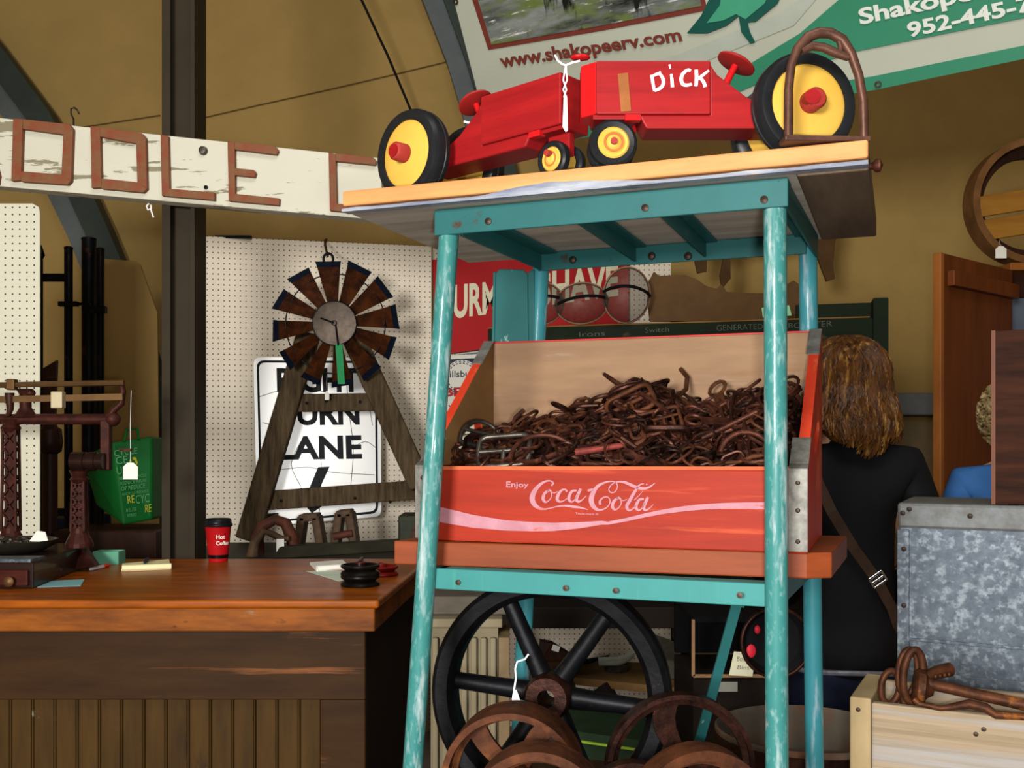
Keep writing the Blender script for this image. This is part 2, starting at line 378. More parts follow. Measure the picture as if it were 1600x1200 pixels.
DKW = mat('dark_walnut', '#3a2016', .45, c2='#1e100b', scale=14, stretch=(1, 1, .15), bump=.15)
a = P(78, 690, 4.2)
t = thing('turned_post', 'dark turned wooden bedpost standing between pegboard and gate', 'bedpost', (a.x, 4.2, 0))
MB().lathe([(.03, 0), (.03, a.z-.05), (.045, a.z-.04), (.05, a.z), (.045, a.z+.05), (.03, a.z+.06), (.024, a.z+.08)], (a.x, 4.2, 0), n=16).obj('shaft', DKW, t, smooth=True)
MB().prism([P(66, 690, 4.2), P(84, 690, 4.2), P(88, 563, 4.2), P(66, 576, 4.2)], (0, .02, 0)).obj('headboard', DKW, t)
tag(MB().box((-2.2, 4.85, .55), (.5, .3, 1.1)).obj('storage_bin', mat('navy_plastic', '#14203c', .5, var=.1, bump=.05), bevel=.02), 'navy blue bin on the floor behind the scale', 'bin')
# chest the bag stands on
bx = P(175, 840, 4.3)
tag(MB().box((bx.x+.03, 4.32, (H-.36)/2), (.42, .34, H-.36)).obj('wooden_chest', DKW, bevel=.01), 'dark brown trunk under the green shopping bag', 'trunk')
t = thing('shopping_bag', 'green recycling shopping bag printed with words sitting behind the scale', 'bag', (bx.x, 4.3, H-.36))
BAG = mat('bag_green', '#0c5f24', .55, var=.15, scale=6, bump=.2)
BAGP = mat('bag_print', '#5da46a', .6, var=.1, bump=0); BAGY = mat('bag_print_yellow', '#b8b32c', .6, var=.1, bump=0)
bq = [P(128, 715, 4.32), P(175, 690, 4.24), P(238, 682, 4.3), P(238, 812, 4.3), P(192, 820, 4.22), P(150, 790, 4.32)]
mb = MB(); bk = V((0, .13, 0))
L1, T1, T2, B2, B1, L2 = bq
vs = [mb.b.verts.new(p) for p in (L1, T1, T2, B2, B1, L2)]; vb = [mb.b.verts.new(p+bk) for p in (L1, T1+V((0, 0, -.03)), T2, B2, B1, L2)]
mb.b.faces.new((vs[0], vs[1], vs[4], vs[5])); mb.b.faces.new((vs[1], vs[2], vs[3], vs[4])); mb.b.faces.new(vb[::-1])
for i in range(6): mb.b.faces.new((vs[i], vs[(i+1) % 6], vb[(i+1) % 6], vb[i]))
mb.obj('sack', BAG, t, bevel=.01)
fq = quad(T1+V((0, -.002, 0)), T2+V((0, -.002, 0)), B2+V((0, -.002, 0)), B1+V((0, -.002, 0)))
sub = lambda u0, v0, u1, v1: (lambda u, v: fq(u0+(u1-u0)*u, v0+(v1-v0)*v)+V((0, -.003, 0)))
mb = MB(); rows = [('CYCLE', .03, .82, .62, .07), ('CE', .05, .72, .35, .09), ('USE', .04, .60, .4, .09), ('REUSE RECYCLE', .08, .53, .85, .035), ('REDUCE REUSE', .1, .47, .85, .035), ('OF REDUCE', .1, .40, .8, .05), ('RECYCLE REDUCE', .12, .34, .9, .03), ('CYC', .5, .22, .92, .10), ('REUSE', .18, .14, .5, .04), ('REDUCE', .2, .08, .5, .035)]
for s_, u0, v0, u1, h_ in rows: mb.text(s_, sub(u0, v0, u1, v0+h_), .0)
mb.obj('lettering', BAGP, t)
mb = MB(); mb.text('RE', sub(.25, .24, .46, .33), .0).text('RE', sub(.78, .1, .98, .19), .0)
for k in range(3): mb.ribbon([(math.cos(a)*.1+.5, math.sin(a)*.09+.68) for a in (k*2.09+.1, k*2.09+.9, k*2.09+1.7)], [.05, .05, .02], lambda x, y: fq(x, y)+V((0, -.004, 0)))
mb.obj('printed_symbol', BAGY, t)
MB().tube([fq(.3, .98), fq(.35, 1.12)+V((0, .02, 0)), fq(.6, 1.12)+V((0, .02, 0)), fq(.66, .98)], .006, 8).obj('handle', BAG, t)
# ================================================================== COUNTER
ZC = H-.403
CW = mat('counter_top_wood', (.37, .088, .004), .36, c2=(.165, .038, .002), scale=9, stretch=(.35, 2.2, 2.2), bump=.12, coat=.03, spots=[('#2e180c', 16, .62, .75, (.4, 2, 2))])
CE = mat('counter_edge_wood', (.28, .078, .005), .5, c2=(.10, .026, .002), scale=12, stretch=(.3, 1, 1.6), bump=.25, spots=[('#8a7f6a', 10, .64, .72, (.5, 1, 1.5)), ('#1c100a', 25, .64, .72, (.5, 1, 1))])
CB = mat('counter_body_paint', (.043, .017, .0026), .6, c2=(.024, .0085, .0013), scale=10, stretch=(.25, 1, 1.8), bump=.2, spots=[('#7a4a28', 9, .62, .72, (.15, 1, 3))])
CBV = mat('counter_board_paint', (.064, .031, .005), .65, c2=(.036, .017, .0025), scale=10, stretch=(1.8, 1, .25), bump=.2, spots=[('#8f8a76', 22, .68, .76, (1.5, 1, .6)), ('#2a1c10', 10, .6, .72, (1.5, 1, .3))])
CEND = mat('counter_end_wood', '#2a1c12', .6, c2='#1b110b', scale=8, stretch=(1, 1, .3), bump=.2)
FL, FR, RR, RL = V((-2.1, 2.6, 0)), V((-.338, 2.6, 0)), V((-.283, 3.53, 0)), V((-2.1, 3.53, 0))
ctr = thing('shop_counter', 'long antique wooden shop counter with worn top and beadboard front', 'counter', (-1.2, 3.05, 0))
def plan(pts, z0, z1): return [V((p.x, p.y, z0)) for p in pts], [V((p.x, p.y, z1)) for p in pts]
MB().hexa(*plan((FL, FR, RR, RL), ZC-.022, ZC)).obj('top', CW, ctr, bevel=.008, seg=3)
o_ = V((0, .012, 0)); ox = V((-.012, 0, 0))
MB().hexa(*plan((FL+o_, FR+o_+ox, RR+ox-o_, RL-o_), ZC-.082, ZC-.022)).obj('apron', CE, ctr, bevel=.004)
bo = V((0, .075, 0)); bx_ = V((-.045, 0, 0))
b1, b2, b3, b4 = FL+bo, FR+bo+bx_, RR+bx_-V((0, .03, 0)), RL-V((0, .03, 0))
MB().hexa(*plan((b1+V((0, .03, 0)), b2+V((-.03, .03, 0)), b3+V((-.03, 0, 0)), b4), .0, ZC-.082)).obj('carcass', CEND, ctr)
zr = ZC-.082-.19
MB().hexa(*plan((b1, b2, b2+V((0, .03, 0)), b1+V((0, .03, 0))), zr, ZC-.082)).obj('top_rail', CB, ctr, bevel=.003)
sx = P(502, 1100, 2.69).x
MB().box(((sx+b2.x)/2, 2.69, zr/2), (b2.x-sx, .03, zr)).obj('corner_stile', CB, ctr, bevel=.003)
mb = MB(); x = sx
while x > -2.05:
    wd = .0585
    mb.box((x-wd/2, 2.702, zr/2), (wd-.007, .016, zr)); mb.box((x-.0025, 2.704, zr/2), (.006, .012, zr)); x -= wd
mb.obj('beadboard', CBV, ctr, bevel=.003)
MB().hexa(*plan((b2+V((-.03, .03, 0)), b2+V((0, .03, 0)), b3, b3+V((-.03, 0, 0))), 0, ZC-.082)).obj('end_panel', CEND, ctr)
MB().box((b2.x-.002, 3.3, .55), (.012, .06, .8)).obj('end_batten', CEND, ctr)

# ---- scale box and platform scale on the counter
BOXW = mat('scale_box_wood', '#4a2018', .3, c2='#2c120d', scale=12, stretch=(.4, .4, 2), bump=.1, coat=.25)
BOXD = mat('scale_box_dark', '#2a1610', .35, c2='#190c08', scale=12, stretch=(.4, .4, 2), bump=.1, coat=.2)
BRASS = mat('old_brass', '#5e452a', .5, .6, var=.2, bump=.05)
REDI = mat('scale_red_iron', '#47221a', .5, .25, c2='#2c140f', scale=30, bump=.25)
f1 = PZ(52, 920, ZC); f2 = PZ(141, 884, ZC)
BT = ZC+.072
bxt = thing('scale_box', 'reddish brown wooden box with a drawer lying on the counter under the old scale', 'box', (f1.x-.3, f1.y+.2, ZC))
MB().hexa([f1, f2, V((-1.75, f2.y+.03, ZC)), V((-1.75, f1.y, ZC))], [V((p.x, p.y, BT)) for p in (f1, f2, V((-1.75, f2.y+.03, ZC)), V((-1.75, f1.y, ZC)))]).obj('case', BOXD, bxt, bevel=.004)
d = MB().box(((f1.x-1.75)/2, f1.y-.006, ZC+.031), (abs(-1.75-f1.x)-.02, .014, .044)).obj('drawer', BOXW, bxt, bevel=.004)
k = P(17, 908, f1.y-.016); MB().lathe([(.004, 0), (.004, .008), (.014, .012), (.014, .017), (.006, .022), (0, .022)], k+V((0, .003, 0)), (0, -1, 0), 16).obj('knob', BRASS, d, smooth=True)
MB().box(((f1.x-1.72)/2, f1.y+.05, BT+.004), (abs(-1.72-f1.x)-.02, .09, .008)).obj('metal_plate', GALV, bxt)
SY = 3.22
sc = thing('balance_scale', 'old red cast iron balance scale with brass beams on the wooden box', 'scale', (P(70, 850, SY).x, SY, BT))
bz = BT
def pil(px, pyt, wd, nm, pyb=None):
    a = P(px, pyt, SY); zb = bz if pyb is None else P(px, pyb, SY).z
    mb = MB(); h_ = a.z-zb
    mb.lathe([(wd*1.9, 0), (wd*1.9, .012), (wd*1.2, .045), (wd*1.05, .06), (wd*1.05, .05)], (a.x, SY, zb), n=16)
    for s in (-1, 1):
        for q in (-1, 1): mb.bar((a.x+s*wd*.95, SY+q*wd*.6, zb+.05), (a.x+s*wd*.8, SY+q*wd*.5, a.z-.03), .007, .008, (0, 1, 0))
    nseg = 6
    for i in range(nseg):
        z0 = zb+.055+(h_-.09)*i/nseg; z1 = zb+.055+(h_-.09)*(i+1)/nseg
        for q in (-1, 1):
            mb.bar((a.x-wd*.85, SY+q*wd*.55, z0), (a.x+wd*.85, SY+q*wd*.55, z1), .006, .006, (0, 1, 0))
            mb.bar((a.x+wd*.85, SY+q*wd*.55, z0), (a.x-wd*.85, SY+q*wd*.55, z1), .006, .006, (0, 1, 0))
    mb.box((a.x, SY, zb+h_/2), (wd*1.3, wd*.5, h_-.06))
    mb.lathe([(wd*.9, -.04), (wd*1.3, -.028), (wd*1.0, -.018), (wd*1.4, 0), (0, 0)], (a.x, SY, a.z), n=16)
    return mb.obj(nm, REDI, sc)
pil(17, 655, .024, 'pillar'); pil(124, 735, .022, 'pillar')
MB().tube([P(-120, 655, SY), P(60, 655, SY), P(175, 655, SY)], .017, 10).ell(P(176, 655, SY), (.026, .022, .024)).obj('crossbeam', REDI, sc, smooth=True)
MB().bar(P(166, 655, SY), P(166, 735, SY), .030, .030, (0, 1, 0)).obj('hanger', REDI, sc, bevel=.004)
MB().tube([P(172, 650, SY), P(178, 640, SY), P(190, 630, SY), P(192, 612, SY), P(190, 598, SY)], [.014, .012, .011, .011, .009], 8).obj('hook_arm', REDI, sc, smooth=True)
MB().tube([P(-120, 604, SY-.02), P(194, 598, SY-.02)], .009, 8).obj('brass_beam', BRASS, sc)
MB().bar(P(-120, 627, SY-.02), P(192, 620, SY-.02), .010, .020).obj('brass_beam', BRASS, sc)
MB().box(P(91, 625, SY-.035), (.036, .03, .052)).obj('sliding_weight', mat('weight_nickel', '#b9ad8e', .45, .3, var=.08, bump=.02), sc, bevel=.003)
MB().box(P(19, 601, SY-.02), (.026, .03, .034)).obj('sliding_weight', BRASS, sc, bevel=.003)
mb = MB(); a = P(40, 652, SY)
mb.lathe([(.045, 0), (.03, .01), (.018, .03), (.017, .07), (.026, .085), (.02, .09), (0, .09)], (a.x, SY, a.z), n=14); mb.ell(P(47, 614, SY), (.017, .016, .014)); mb.obj('fulcrum', REDI, sc, smooth=True)
mb = MB(); mb.tube([P(15, 614, SY-.02), P(16, 640, SY-.02), P(13, 648, SY-.02), P(9, 650, SY-.02)], [.015, .011, .008, .005], 8); mb.obj('pendulum', DKW, sc, smooth=True)
a, b = P(113, 721, SY-.03), P(163, 721, SY-.03)
mb = MB(); L_ = (b-a).length
mb.lathe([(.0, 0), (.030, 0), (.030, L_*.40), (.026, L_*.42), (.026, L_*.5), (.030, L_*.52), (.030, L_*.75), (.026, L_*.77), (.026, L_), (0, L_)], a, b-a, 20)
mb.obj('counterweight', mat('cylinder_iron', '#33211c', .25, .6, var=.2, bump=.05), sc, smooth=True)
a = P(135, 890, SY); MB().prism([P(115, 865, SY), P(130, 858, SY), P(148, 885, SY-.05), P(110, 890, SY-.05)], (0, .04, 0)).obj('foot', REDI, sc)
# dish with bits
dc = P(15, 850, 3.08)
t = thing('scale_dish', 'shallow dark metal dish of small odds and ends in front of the scale pillar', 'dish', (dc.x, 3.08, BT))
DISH = mat('dish_metal', '#3b362e', .45, .6, var=.2, bump=.1)
dz = BT+.008
MB().lathe([(.0, 0), (.09, 0), (.125, .018), (.135, .036), (.130, .036), (.118, .02), (.085, .006), (0, .006)], (dc.x, 3.08, dz-.008), n=36).obj('bowl', DISH, t, smooth=True)
mb = MB()
for i in range(70):
    a = R.random()*6.28; r = .10*math.sqrt(R.random()); mb.box((dc.x+r*math.cos(a), 3.08+r*math.sin(a), dz+.018+R.random()*.01), (.012, .009, .006), R.random()*3)
tag(mb.obj('screws_and_bits', STEEL), 'small metal bits heaped in the dark scale dish', 'hardware bits', kind='stuff')
p = P(62, 842, 3.06); tag(MB().prism([V((p.x-.03, 3.055, dz+.025)), V((p.x+.03, 3.05, dz+.025)), V((p.x+.012, 3.07, dz+.052)), V((p.x-.012, 3.07, dz+.056))], (0, .003, 0)).obj('folded_tag', PAPER), 'white folded paper tag standing in the scale dish', 'paper tag')
price_tag('white paper price tag hanging from the right end of the scale', P(205, 610, SY-.03), P(204, 736, SY-.05), (.046, .052), name='price_tag')
tag(MB().bar(P(187, 703, SY-.045), P(206, 703, SY-.045), .010, .009).obj('red_clip', RUST), 'small reddish rod above the white tag of the scale', 'rod')
# ---- paperwork and small things on the counter
def sheet(px_pts, z, th, name, m, label, cat, z0=ZC):
    lo = [PZ(x, y, z) for x, y in px_pts]
    return tag(MB().prism([V((p.x, p.y, z0+.0006)) for p in lo], (0, 0, th)).obj(name, m), label, cat)
sheet([(58, 918), (126, 916), (132, 906), (82, 908)], ZC, .001, 'paper_slip', mat('paper_blue', '#7fb3b8', .8, var=.05, bump=0), 'pale blue slip of paper on the counter beside the scale box', 'paper')
a = PZ(165, 882, ZC)
t = thing('card_box', 'small mint green box standing on the counter behind the pens', 'box', (a.x, a.y, ZC))
MINT = mat('mint_box', '#5f9f84', .6, var=.05, bump=.02)
mb = MB(); wx, wy, wh = .082, .06, .042
for s in ((0, -wy/2, wx, .003), (0, wy/2, wx, .003), (-wx/2, 0, .003, wy), (wx/2, 0, .003, wy)): mb.box((a.x+s[0], a.y+.03+s[1], ZC+wh/2), (s[2], s[3], wh))
mb.box((a.x, a.y+.03, ZC+.002), (wx, wy, .004)); mb.obj('tray', MINT, t)
MB().box((a.x, a.y+.03, ZC+wh*.5), (wx*.9, wy*.85, wh*.7)).obj('cards', PAPER, t)
def pen(p1, p2, label, mbody, mcap, z=ZC):
    a, b = PZ(*p1, z), PZ(*p2, z); a.z = b.z = z+.0065
    t = thing('pen', label, 'pen', tuple((a+b)/2-V((0, 0, .006))))
    MB().tube([a, a+(b-a)*.06, a+(b-a)*.7], [.002, .005, .006], 8).obj('barrel', mbody, t, smooth=True)
    MB().tube([a+(b-a)*.7, b], [.0065, .0055], 8).obj('cap', mcap, t, smooth=True)
PW = mat('pen_white', '#b9b3b8', .4, var=.03, bump=0); PR = mat('pen_red', '#c3331c', .4, var=.03, bump=0); PK = mat('pen_black', '#121216', .35, var=.03, bump=0)
pen((140, 893), (170, 886), 'white pen with a red cap lying on the counter', PW, PR)
pen((124, 889), (152, 884), 'dark pen lying on the counter behind the red capped pen', PK, PK)
def pad(pts, hpx, label, name, m, over):
    """small writing pad: thick block with the front edge curled up"""
    lo = [PZ(x, y, ZC) for x, y in pts]
    t = thing(name, label, 'notepad', tuple(sum(lo, V())/4))
    MB().prism([V((p.x, p.y, ZC+.0005)) for p in lo], (0, 0, .007)).obj('pages', m, t)
    a, b = lo[0]+V((0, .004, .010)), lo[1]+V((0, .004, .010)); mb = MB()
    mb.tube([a, b], .0095, 12); mb.obj('rolled_sheet', m, t, smooth=True)
    return t
YEL = mat('paper_yellow', '#efe6b4', .8, var=.04, bump=0)
pad([(190, 893), (267, 890), (264, 877), (191, 884)], 12, 'yellow notepad with rolled front sheet on the counter near the post', 'notepad', YEL, None)
z2 = ZC+.008
pen((226, 882), (231, 876), 'dark blue pen clipped on the yellow notepad', mat('pen_navy', '#1a2440', .4, bump=0), PK, z2)
sheet([(478, 893), (530, 909), (545, 905), (545, 893)], ZC, .001, 'paper_slip', mat('paper_green', '#c8d6c4', .8, var=.04, bump=0), 'pale green paper slip under the black pulley on the counter', 'paper')
pad([(495, 894), (549, 890), (535, 878), (484, 882)], 12, 'white notepad on the counter beside the black pulley', 'notepad', PAPER, None)
pen((556, 886), (566, 875), 'black pen on the counter behind the white notepad', PK, PK)
def pulley(px, py, R_, zs, label, m, m2, z=ZC):
    a = PZ(px, py, z)
    t = thing('pulley_wheel', label, 'pulley', tuple(a))
    prof = []
    for k in range(zs):
        h0 = .030*k+.001
        prof += [(R_, h0), (R_*1.02, h0+.004), (R_*.97, h0+.009), (R_*.80, h0+.014), (R_*.97, h0+.020), (R_*1.02, h0+.024), (R_, h0+.028)]
    top = .030*zs
    prof += [(R_*.9, top), (R_*.84, top-.01), (R_*.35, top-.012), (R_*.33, top+.004), (R_*.16, top+.004), (R_*.16, .0), ]
    MB().lathe([(R_*.2, 0)]+prof, a, n=32, ring=True).obj('rim', m, t, smooth=40)
    MB().lathe([(R_*.30, 0), (R_*.34, .006), (R_*.30, .014), (R_*.12, .016), (0, .010)], a+V((0, 0, top-.008)), n=20).obj('hub', m2, t, smooth=True)
    return t
BLKP = mat('pulley_black', '#1a1613', .4, .4, c2='#0b0908', scale=30, bump=.2)
MAR = mat('pulley_maroon', '#541418', .4, .2, c2='#2c0c0e', scale=20, bump=.1)
REDP = mat('pulley_red', '#8f1d14', .4, .15, c2='#5e120d', scale=20, bump=.15)
pulley(563, 915, .054, 2, 'black stacked pulley with a dark red hub at the counter corner', BLKP, MAR)
pulley(595, 899, .052, 1, 'red pulley wheel lying on the counter behind the black pulley', REDP, REDP)
# coffee cup at the back of the counter
a = PZ(341, 877, ZC); 
t = thing('coffee_cup', 'red paper coffee cup with a black lid at the back of the counter', 'cup', tuple(a))
CUP = mat('cup_red', '#b01218', .5, var=.05, bump=0)
MB().lathe([(.031, 0), (.0315, .002), (.043, .122), (.044, .124), (0, .124)], a+V((0, 0, .0006)), n=32).obj('cup_body', CUP, t, smooth=True)
MB().lathe([(.0325, .012), (.0340, .024), (.0330, .024), (.0315, .012)], a, n=32, ring=True).obj('base_band', BLKP, t)
MB().lathe([(.046, .118), (.048, .121), (.047, .127), (.044, .129), (.043, .141), (.040, .144), (.036, .138), (0, .138)], a, n=32).obj('lid', PK, t, smooth=True)
def cupf(u0, u1, z0, z1):
    def f(u, v):
        z = z0+(z1-z0)*v; r = .0316+.0118*z/.122+.0006; an = (u0+(u1-u0)*u)
        return a+V((r*math.sin(an), -r*math.cos(an), z))
    return f
MB().text('Hot', cupf(.1, .85, .079, .092), .03).text('Coffee', cupf(.1, 1.3, .058, .071), .03).obj('lettering', mat('cup_print', '#e5dcd0', .6, bump=0), t)

# ================================================================== BENCH BEHIND THE COUNTER
BEN = mat('bench_green', '#343326', .6, c2='#24231a', scale=10, stretch=(.3, 1, 1), bump=.2)
zb = H-.455
ben = thing('work_bench', 'dark green wooden bench behind the counter carrying wooden stirrups', 'bench', (-.9, 4.2, 0))
MB().box((-.76, 4.25, zb-.03), (1.16, .75, .06)).obj('top', BEN, ben, bevel=.004)
for x in (-1.28, -.25):
    for y in (3.95, 4.55): MB().box((x, y, (zb-.06)/2), (.07, .07, zb-.06)).obj('leg', BEN, ben)
pts = [P(435, 876, 3.95), P(435, 860, 3.95), P(445, 852, 3.97), P(620, 846, 4.3), P(640, 868, 4.3), P(640, 880, 4.3)]
mb = MB(); A = P(430, 868, 4.0); B_ = P(640, 857, 4.32)
tag(mb.hexa([V((A.x, A.y-.04, zb+.001)), V((B_.x, B_.y-.04, zb+.001)), V((B_.x, B_.y+.06, zb+.001)), V((A.x, A.y+.06, zb+.001))],
            [V((A.x+.02, A.y-.02, zb+.044)), V((B_.x, B_.y-.02, zb+.044)), V((B_.x, B_.y+.06, zb+.044)), V((A.x+.02, A.y+.06, zb+.044))]).obj('plank', BEN, bevel=.003), 'dark green plank lying on the bench in front of the stirrups', 'plank')
OLDW = mat('weathered_wood', '#5c4c36', .8, c2='#332718', scale=16, stretch=(3, 3, .35), bump=.6, spots=[('#221810', 20, .62, .75, (3, 3, .4))])
STW = mat('stirrup_wood', '#5a4430', .6, c2='#3a2a1c', scale=18, bump=.3)
SRED = mat('stirrup_red_wood', '#5a3020', .6, c2='#38201a', scale=18, bump=.3)
# bent wooden yoke and stirrups
Yk = 4.12
t = thing('wooden_yoke', 'bent dark wooden neck yoke at the left end of the bench', 'yoke', (P(425, 870, Yk).x, Yk, zb))
q = lambda pts, y=Yk: [P(a, b, y) for a, b in pts]
MB().tube(q([(402, 870), (402, 840), (410, 822), (430, 812), (446, 817), (456, 840), (460, 868)]), [.030, .026, .024, .022, .024, .026, .02], 10).obj('bow', SRED, t, smooth=True)
MB().tube(q([(394, 872), (398, 848), (412, 830), (424, 834), (440, 842), (452, 841)], Yk-.06), [.028, .02, .014, .014, .014, .01], 8).obj('crook', STW, t, smooth=True)
tag(MB().box(P(438, 852, Yk-.1), (.03, .004, .05)).obj('price_tag', PAPER), 'white paper tag hanging at the bent wooden yoke', 'price tag')
def stirrup(x0, xt0, xt1, x1, yt, label, m, tread=None):
    Y_ = 4.35; t = thing('wooden_stirrup', label, 'stirrup', (P((x0+x1)/2, 868, Y_).x, Y_, zb), 'wooden stirrups on the bench')
    zf = zb+.002
    for a, b in ((x0, xt0), (x1, xt1)):
        A_ = P(a, 860, Y_); A_.z = zf; B2 = P(b, yt, Y_); MB().bar(A_, B2, .10, .034, (1, 0, 0)).obj('side', m, t, bevel=.006)
    MB().bar(P(xt0-4, yt+3, Y_), P(xt1+4, yt+1, Y_), .10, .032).obj('bolt_bar', m, t, bevel=.006)
    if tread: MB().tube([P(tread[0], tread[2]+2, Y_-.05), P(tread[1], tread[2]-3, Y_-.05)], .016, 10).obj('tread', SRED, t, smooth=True)
stirrup(467, 474, 495, 504, 806, 'wooden stirrup with dark right side standing on the bench beside the yoke', STW)
stirrup(524, 532, 547, 556, 800, 'pale wooden stirrup with a red brown tread standing on the bench', STW, (521, 551, 836))
a = P(623, 852, 4.3)
t = thing('tin_box', 'dark green tin box standing at the end of the bench beside the teal leg', 'box', (P(660, 850, 4.35).x, 4.35, zb))
A0, A1 = P(622, 805, 4.25), P(720, 800, 4.25)
TIN = mat('tin_green', '#2c2f22', .5, .3, c2='#1f2118', scale=14, bump=.1)
MB().box(((A0.x+A1.x)/2, 4.36, (zb+A0.z)/2), (A1.x-A0.x, .22, A0.z-zb-.004)).obj('case', TIN, t, bevel=.006)
MB().box((A0.x+.075, 4.244, (zb+A0.z)/2+.005), (.030, .008, .05)).obj('clasp', RUST, t)
MB().box(((A0.x+A1.x)/2, 4.36, A0.z-.025), (A1.x-A0.x+.006, .226, .006)).obj('lid_seam', TIN, t)
# ================================================================== ROAD SIGN
nP = (pb-pa); nP = V((nP.y, -nP.x, 0)).normalized()
if nP.y > 0: nP = -nP
s0 = P(500, 690, 4.86)
sp_ = lambda x, y, off=0.: on_plane(x, y, s0, nP, off)
rs = thing('road_sign', 'white right turn lane road sign with black border behind the windmill', 'sign', tuple(sp_(500, 815)))
SIGNW = mat('sign_white', '#fbfbf8', .34, .42, var=.0, scale=6, bump=.05, spots=[('#dedccb', 5, .62, .75, (1, 1, 1))])
SIGNK = mat('sign_black', '#14161c', .5, var=.05, bump=0)
def rrect(tl, tr, br, bl, r, off, inset=0.):
    c = [V(q) for q in (tl, tr, br, bl)]; m = sum(c, V((0, 0)))/4; out = []
    c = [q+(V((m.x-q.x, m.y-q.y))/max(abs(m.x-q.x), 1))*inset if False else V((q.x+(inset if q.x < m.x else -inset), q.y+(inset if q.y < m.y else -inset))) for q in c]
    for i in range(4):
        q, a, b = c[i], c[i-1], c[(i+1) % 4]
        p1 = q+(a-q).normalized()*r; p2 = q+(b-q).normalized()*r
        for k in range(6):
            t_ = k/5; out.append(p1*(1-t_)**2+q*2*t_*(1-t_)+p2*t_*t_)
    return [sp_(q.x, q.y, off) for q in out]
RC = ((396, 558), (594, 559), (596, 807), (402, 823))
MB().prism(rrect(*RC, 12, 0), -nP*.003).obj('plate', SIGNW, rs)
mb = MB(); A_ = rrect(*RC, 12, .002, 5); B_ = rrect(*RC, 10, .002, 8.5)
va = [mb.b.verts.new(p) for p in A_]; vb = [mb.b.verts.new(p) for p in B_]; n_ = len(va)
for i in range(n_): mb.b.faces.new((va[i], va[(i+1) % n_], vb[(i+1) % n_], vb[i]))
mb.obj('border', SIGNK, rs)
mb = MB()
for s_, x0, y0, x1, y1, dy in (('RIGHT', 432, 575, 562, 611, 0), ('TURN', 432, 628, 561, 663, -1), ('LANE', 434, 682, 565, 717, -2)):
    mb.text(s_, quad(sp_(x0, y0, .002), sp_(x1, y0+dy, .002), sp_(x1+1, y1+dy, .002), sp_(x0+1, y1, .002)), .035)
mb.obj('lettering', SIGNK, rs)
mb = MB(); f_ = lambda x, y: sp_(x, y, .002)
mb.face([f_(*q) for q in ((497, 730), (515, 729), (500, 762), (482, 766))]).face([f_(*q) for q in ((482, 766), (500, 762), (512, 785), (487, 802), (462, 770), (470, 762))])
mb.obj('arrow', SIGNK, rs)
mb = MB()
for pts in (((405, 620), (450, 608), (510, 612)), ((540, 575), (545, 640), (552, 700), (548, 760)), ((500, 690), (502, 740), (499, 800)), ((430, 735), (480, 730), (520, 738), (585, 742)), ((470, 690), (455, 725), (470, 760)), ((545, 705), (570, 690), (590, 702)), ((410, 660), (440, 668)), ((575, 620), (582, 665)), ((400, 780), (420, 765), (440, 790))):
    mb.ribbon(pts, [1.0]*len(pts), lambda x, y: sp_(x, y, .0015), 4)
mb.obj('crack_lines', mat('crack_grey', '#77766c', .7, bump=0), rs)
MB().prism([sp_(x, y, .004) for x, y in ((411, 803), (435, 801), (435, 814), (412, 817))], nP*.004).obj('sticker', mat('sticker_olive', '#5b604a', .6, bump=0), rs)

# ================================================================== WINDMILL
WY = 4.66
hub = P(524, 506, WY)
wmill = thing('toy_windmill', 'rustic toy windmill with twelve rusty blades on a weathered wooden A-frame', 'windmill', tuple(P(510, 845, WY)))
BLADE = mat('blade_rust', '#5c2f13', .5, .5, c2='#22120a', scale=18, bump=.15, spots=[('#1d1310', 9, .5, .7, (1, 1, 1))])
BTIP = mat('blade_tip_navy', '#0c1524', .5, .4, var=.2, bump=.05)
HUBM = mat('hub_tin', '#5c5148', .45, .5, c2='#3c322a', scale=14, bump=.1)
sc_ = WY/F
def leg(p1, p2, y1, y2, wd):
    MB().bar(P(*p1, y1), P(*p2, y2), wd, .10*.55, (0, 1, 0)).obj('leg', OLDW, wmill, bevel=.008)
mb = MB(); mb.bar(P(483, 520, WY+.03), P(386, 844, WY-.02), .052, .105, V((0, 1, 0)).cross(V((0, 0, 1)))); mb.obj('leg', OLDW, wmill, bevel=.01)
mb = MB(); mb.bar(P(549, 520, WY+.03), P(658, 760, WY-.02), .052, .105, (1, 0, 0)); mb.obj('leg', OLDW, wmill, bevel=.01)
MB().bar(P(460, 630, WY+.035), P(598, 628, WY+.035), .035, .082).obj('crossbar', OLDW, wmill, bevel=.006)
MB().bar(P(406, 783, WY+.035), P(668, 764, WY+.035), .035, .088).obj('crossbar', OLDW, wmill, bevel=.006)
for x, y in ((480, 616), (510, 613), (563, 614), (440, 768), (555, 764), (610, 770)): MB().lathe([(.007, 0), (.007, .01), (0, .012)], P(x, y+14, WY+.018), (0, -1, 0), 8).obj('nail', IRON, wmill)
HY = WY-.09
hub = P(524, 506, HY); k_ = HY/F
tips = [(95, -4), (75, 35), (38, 76)]
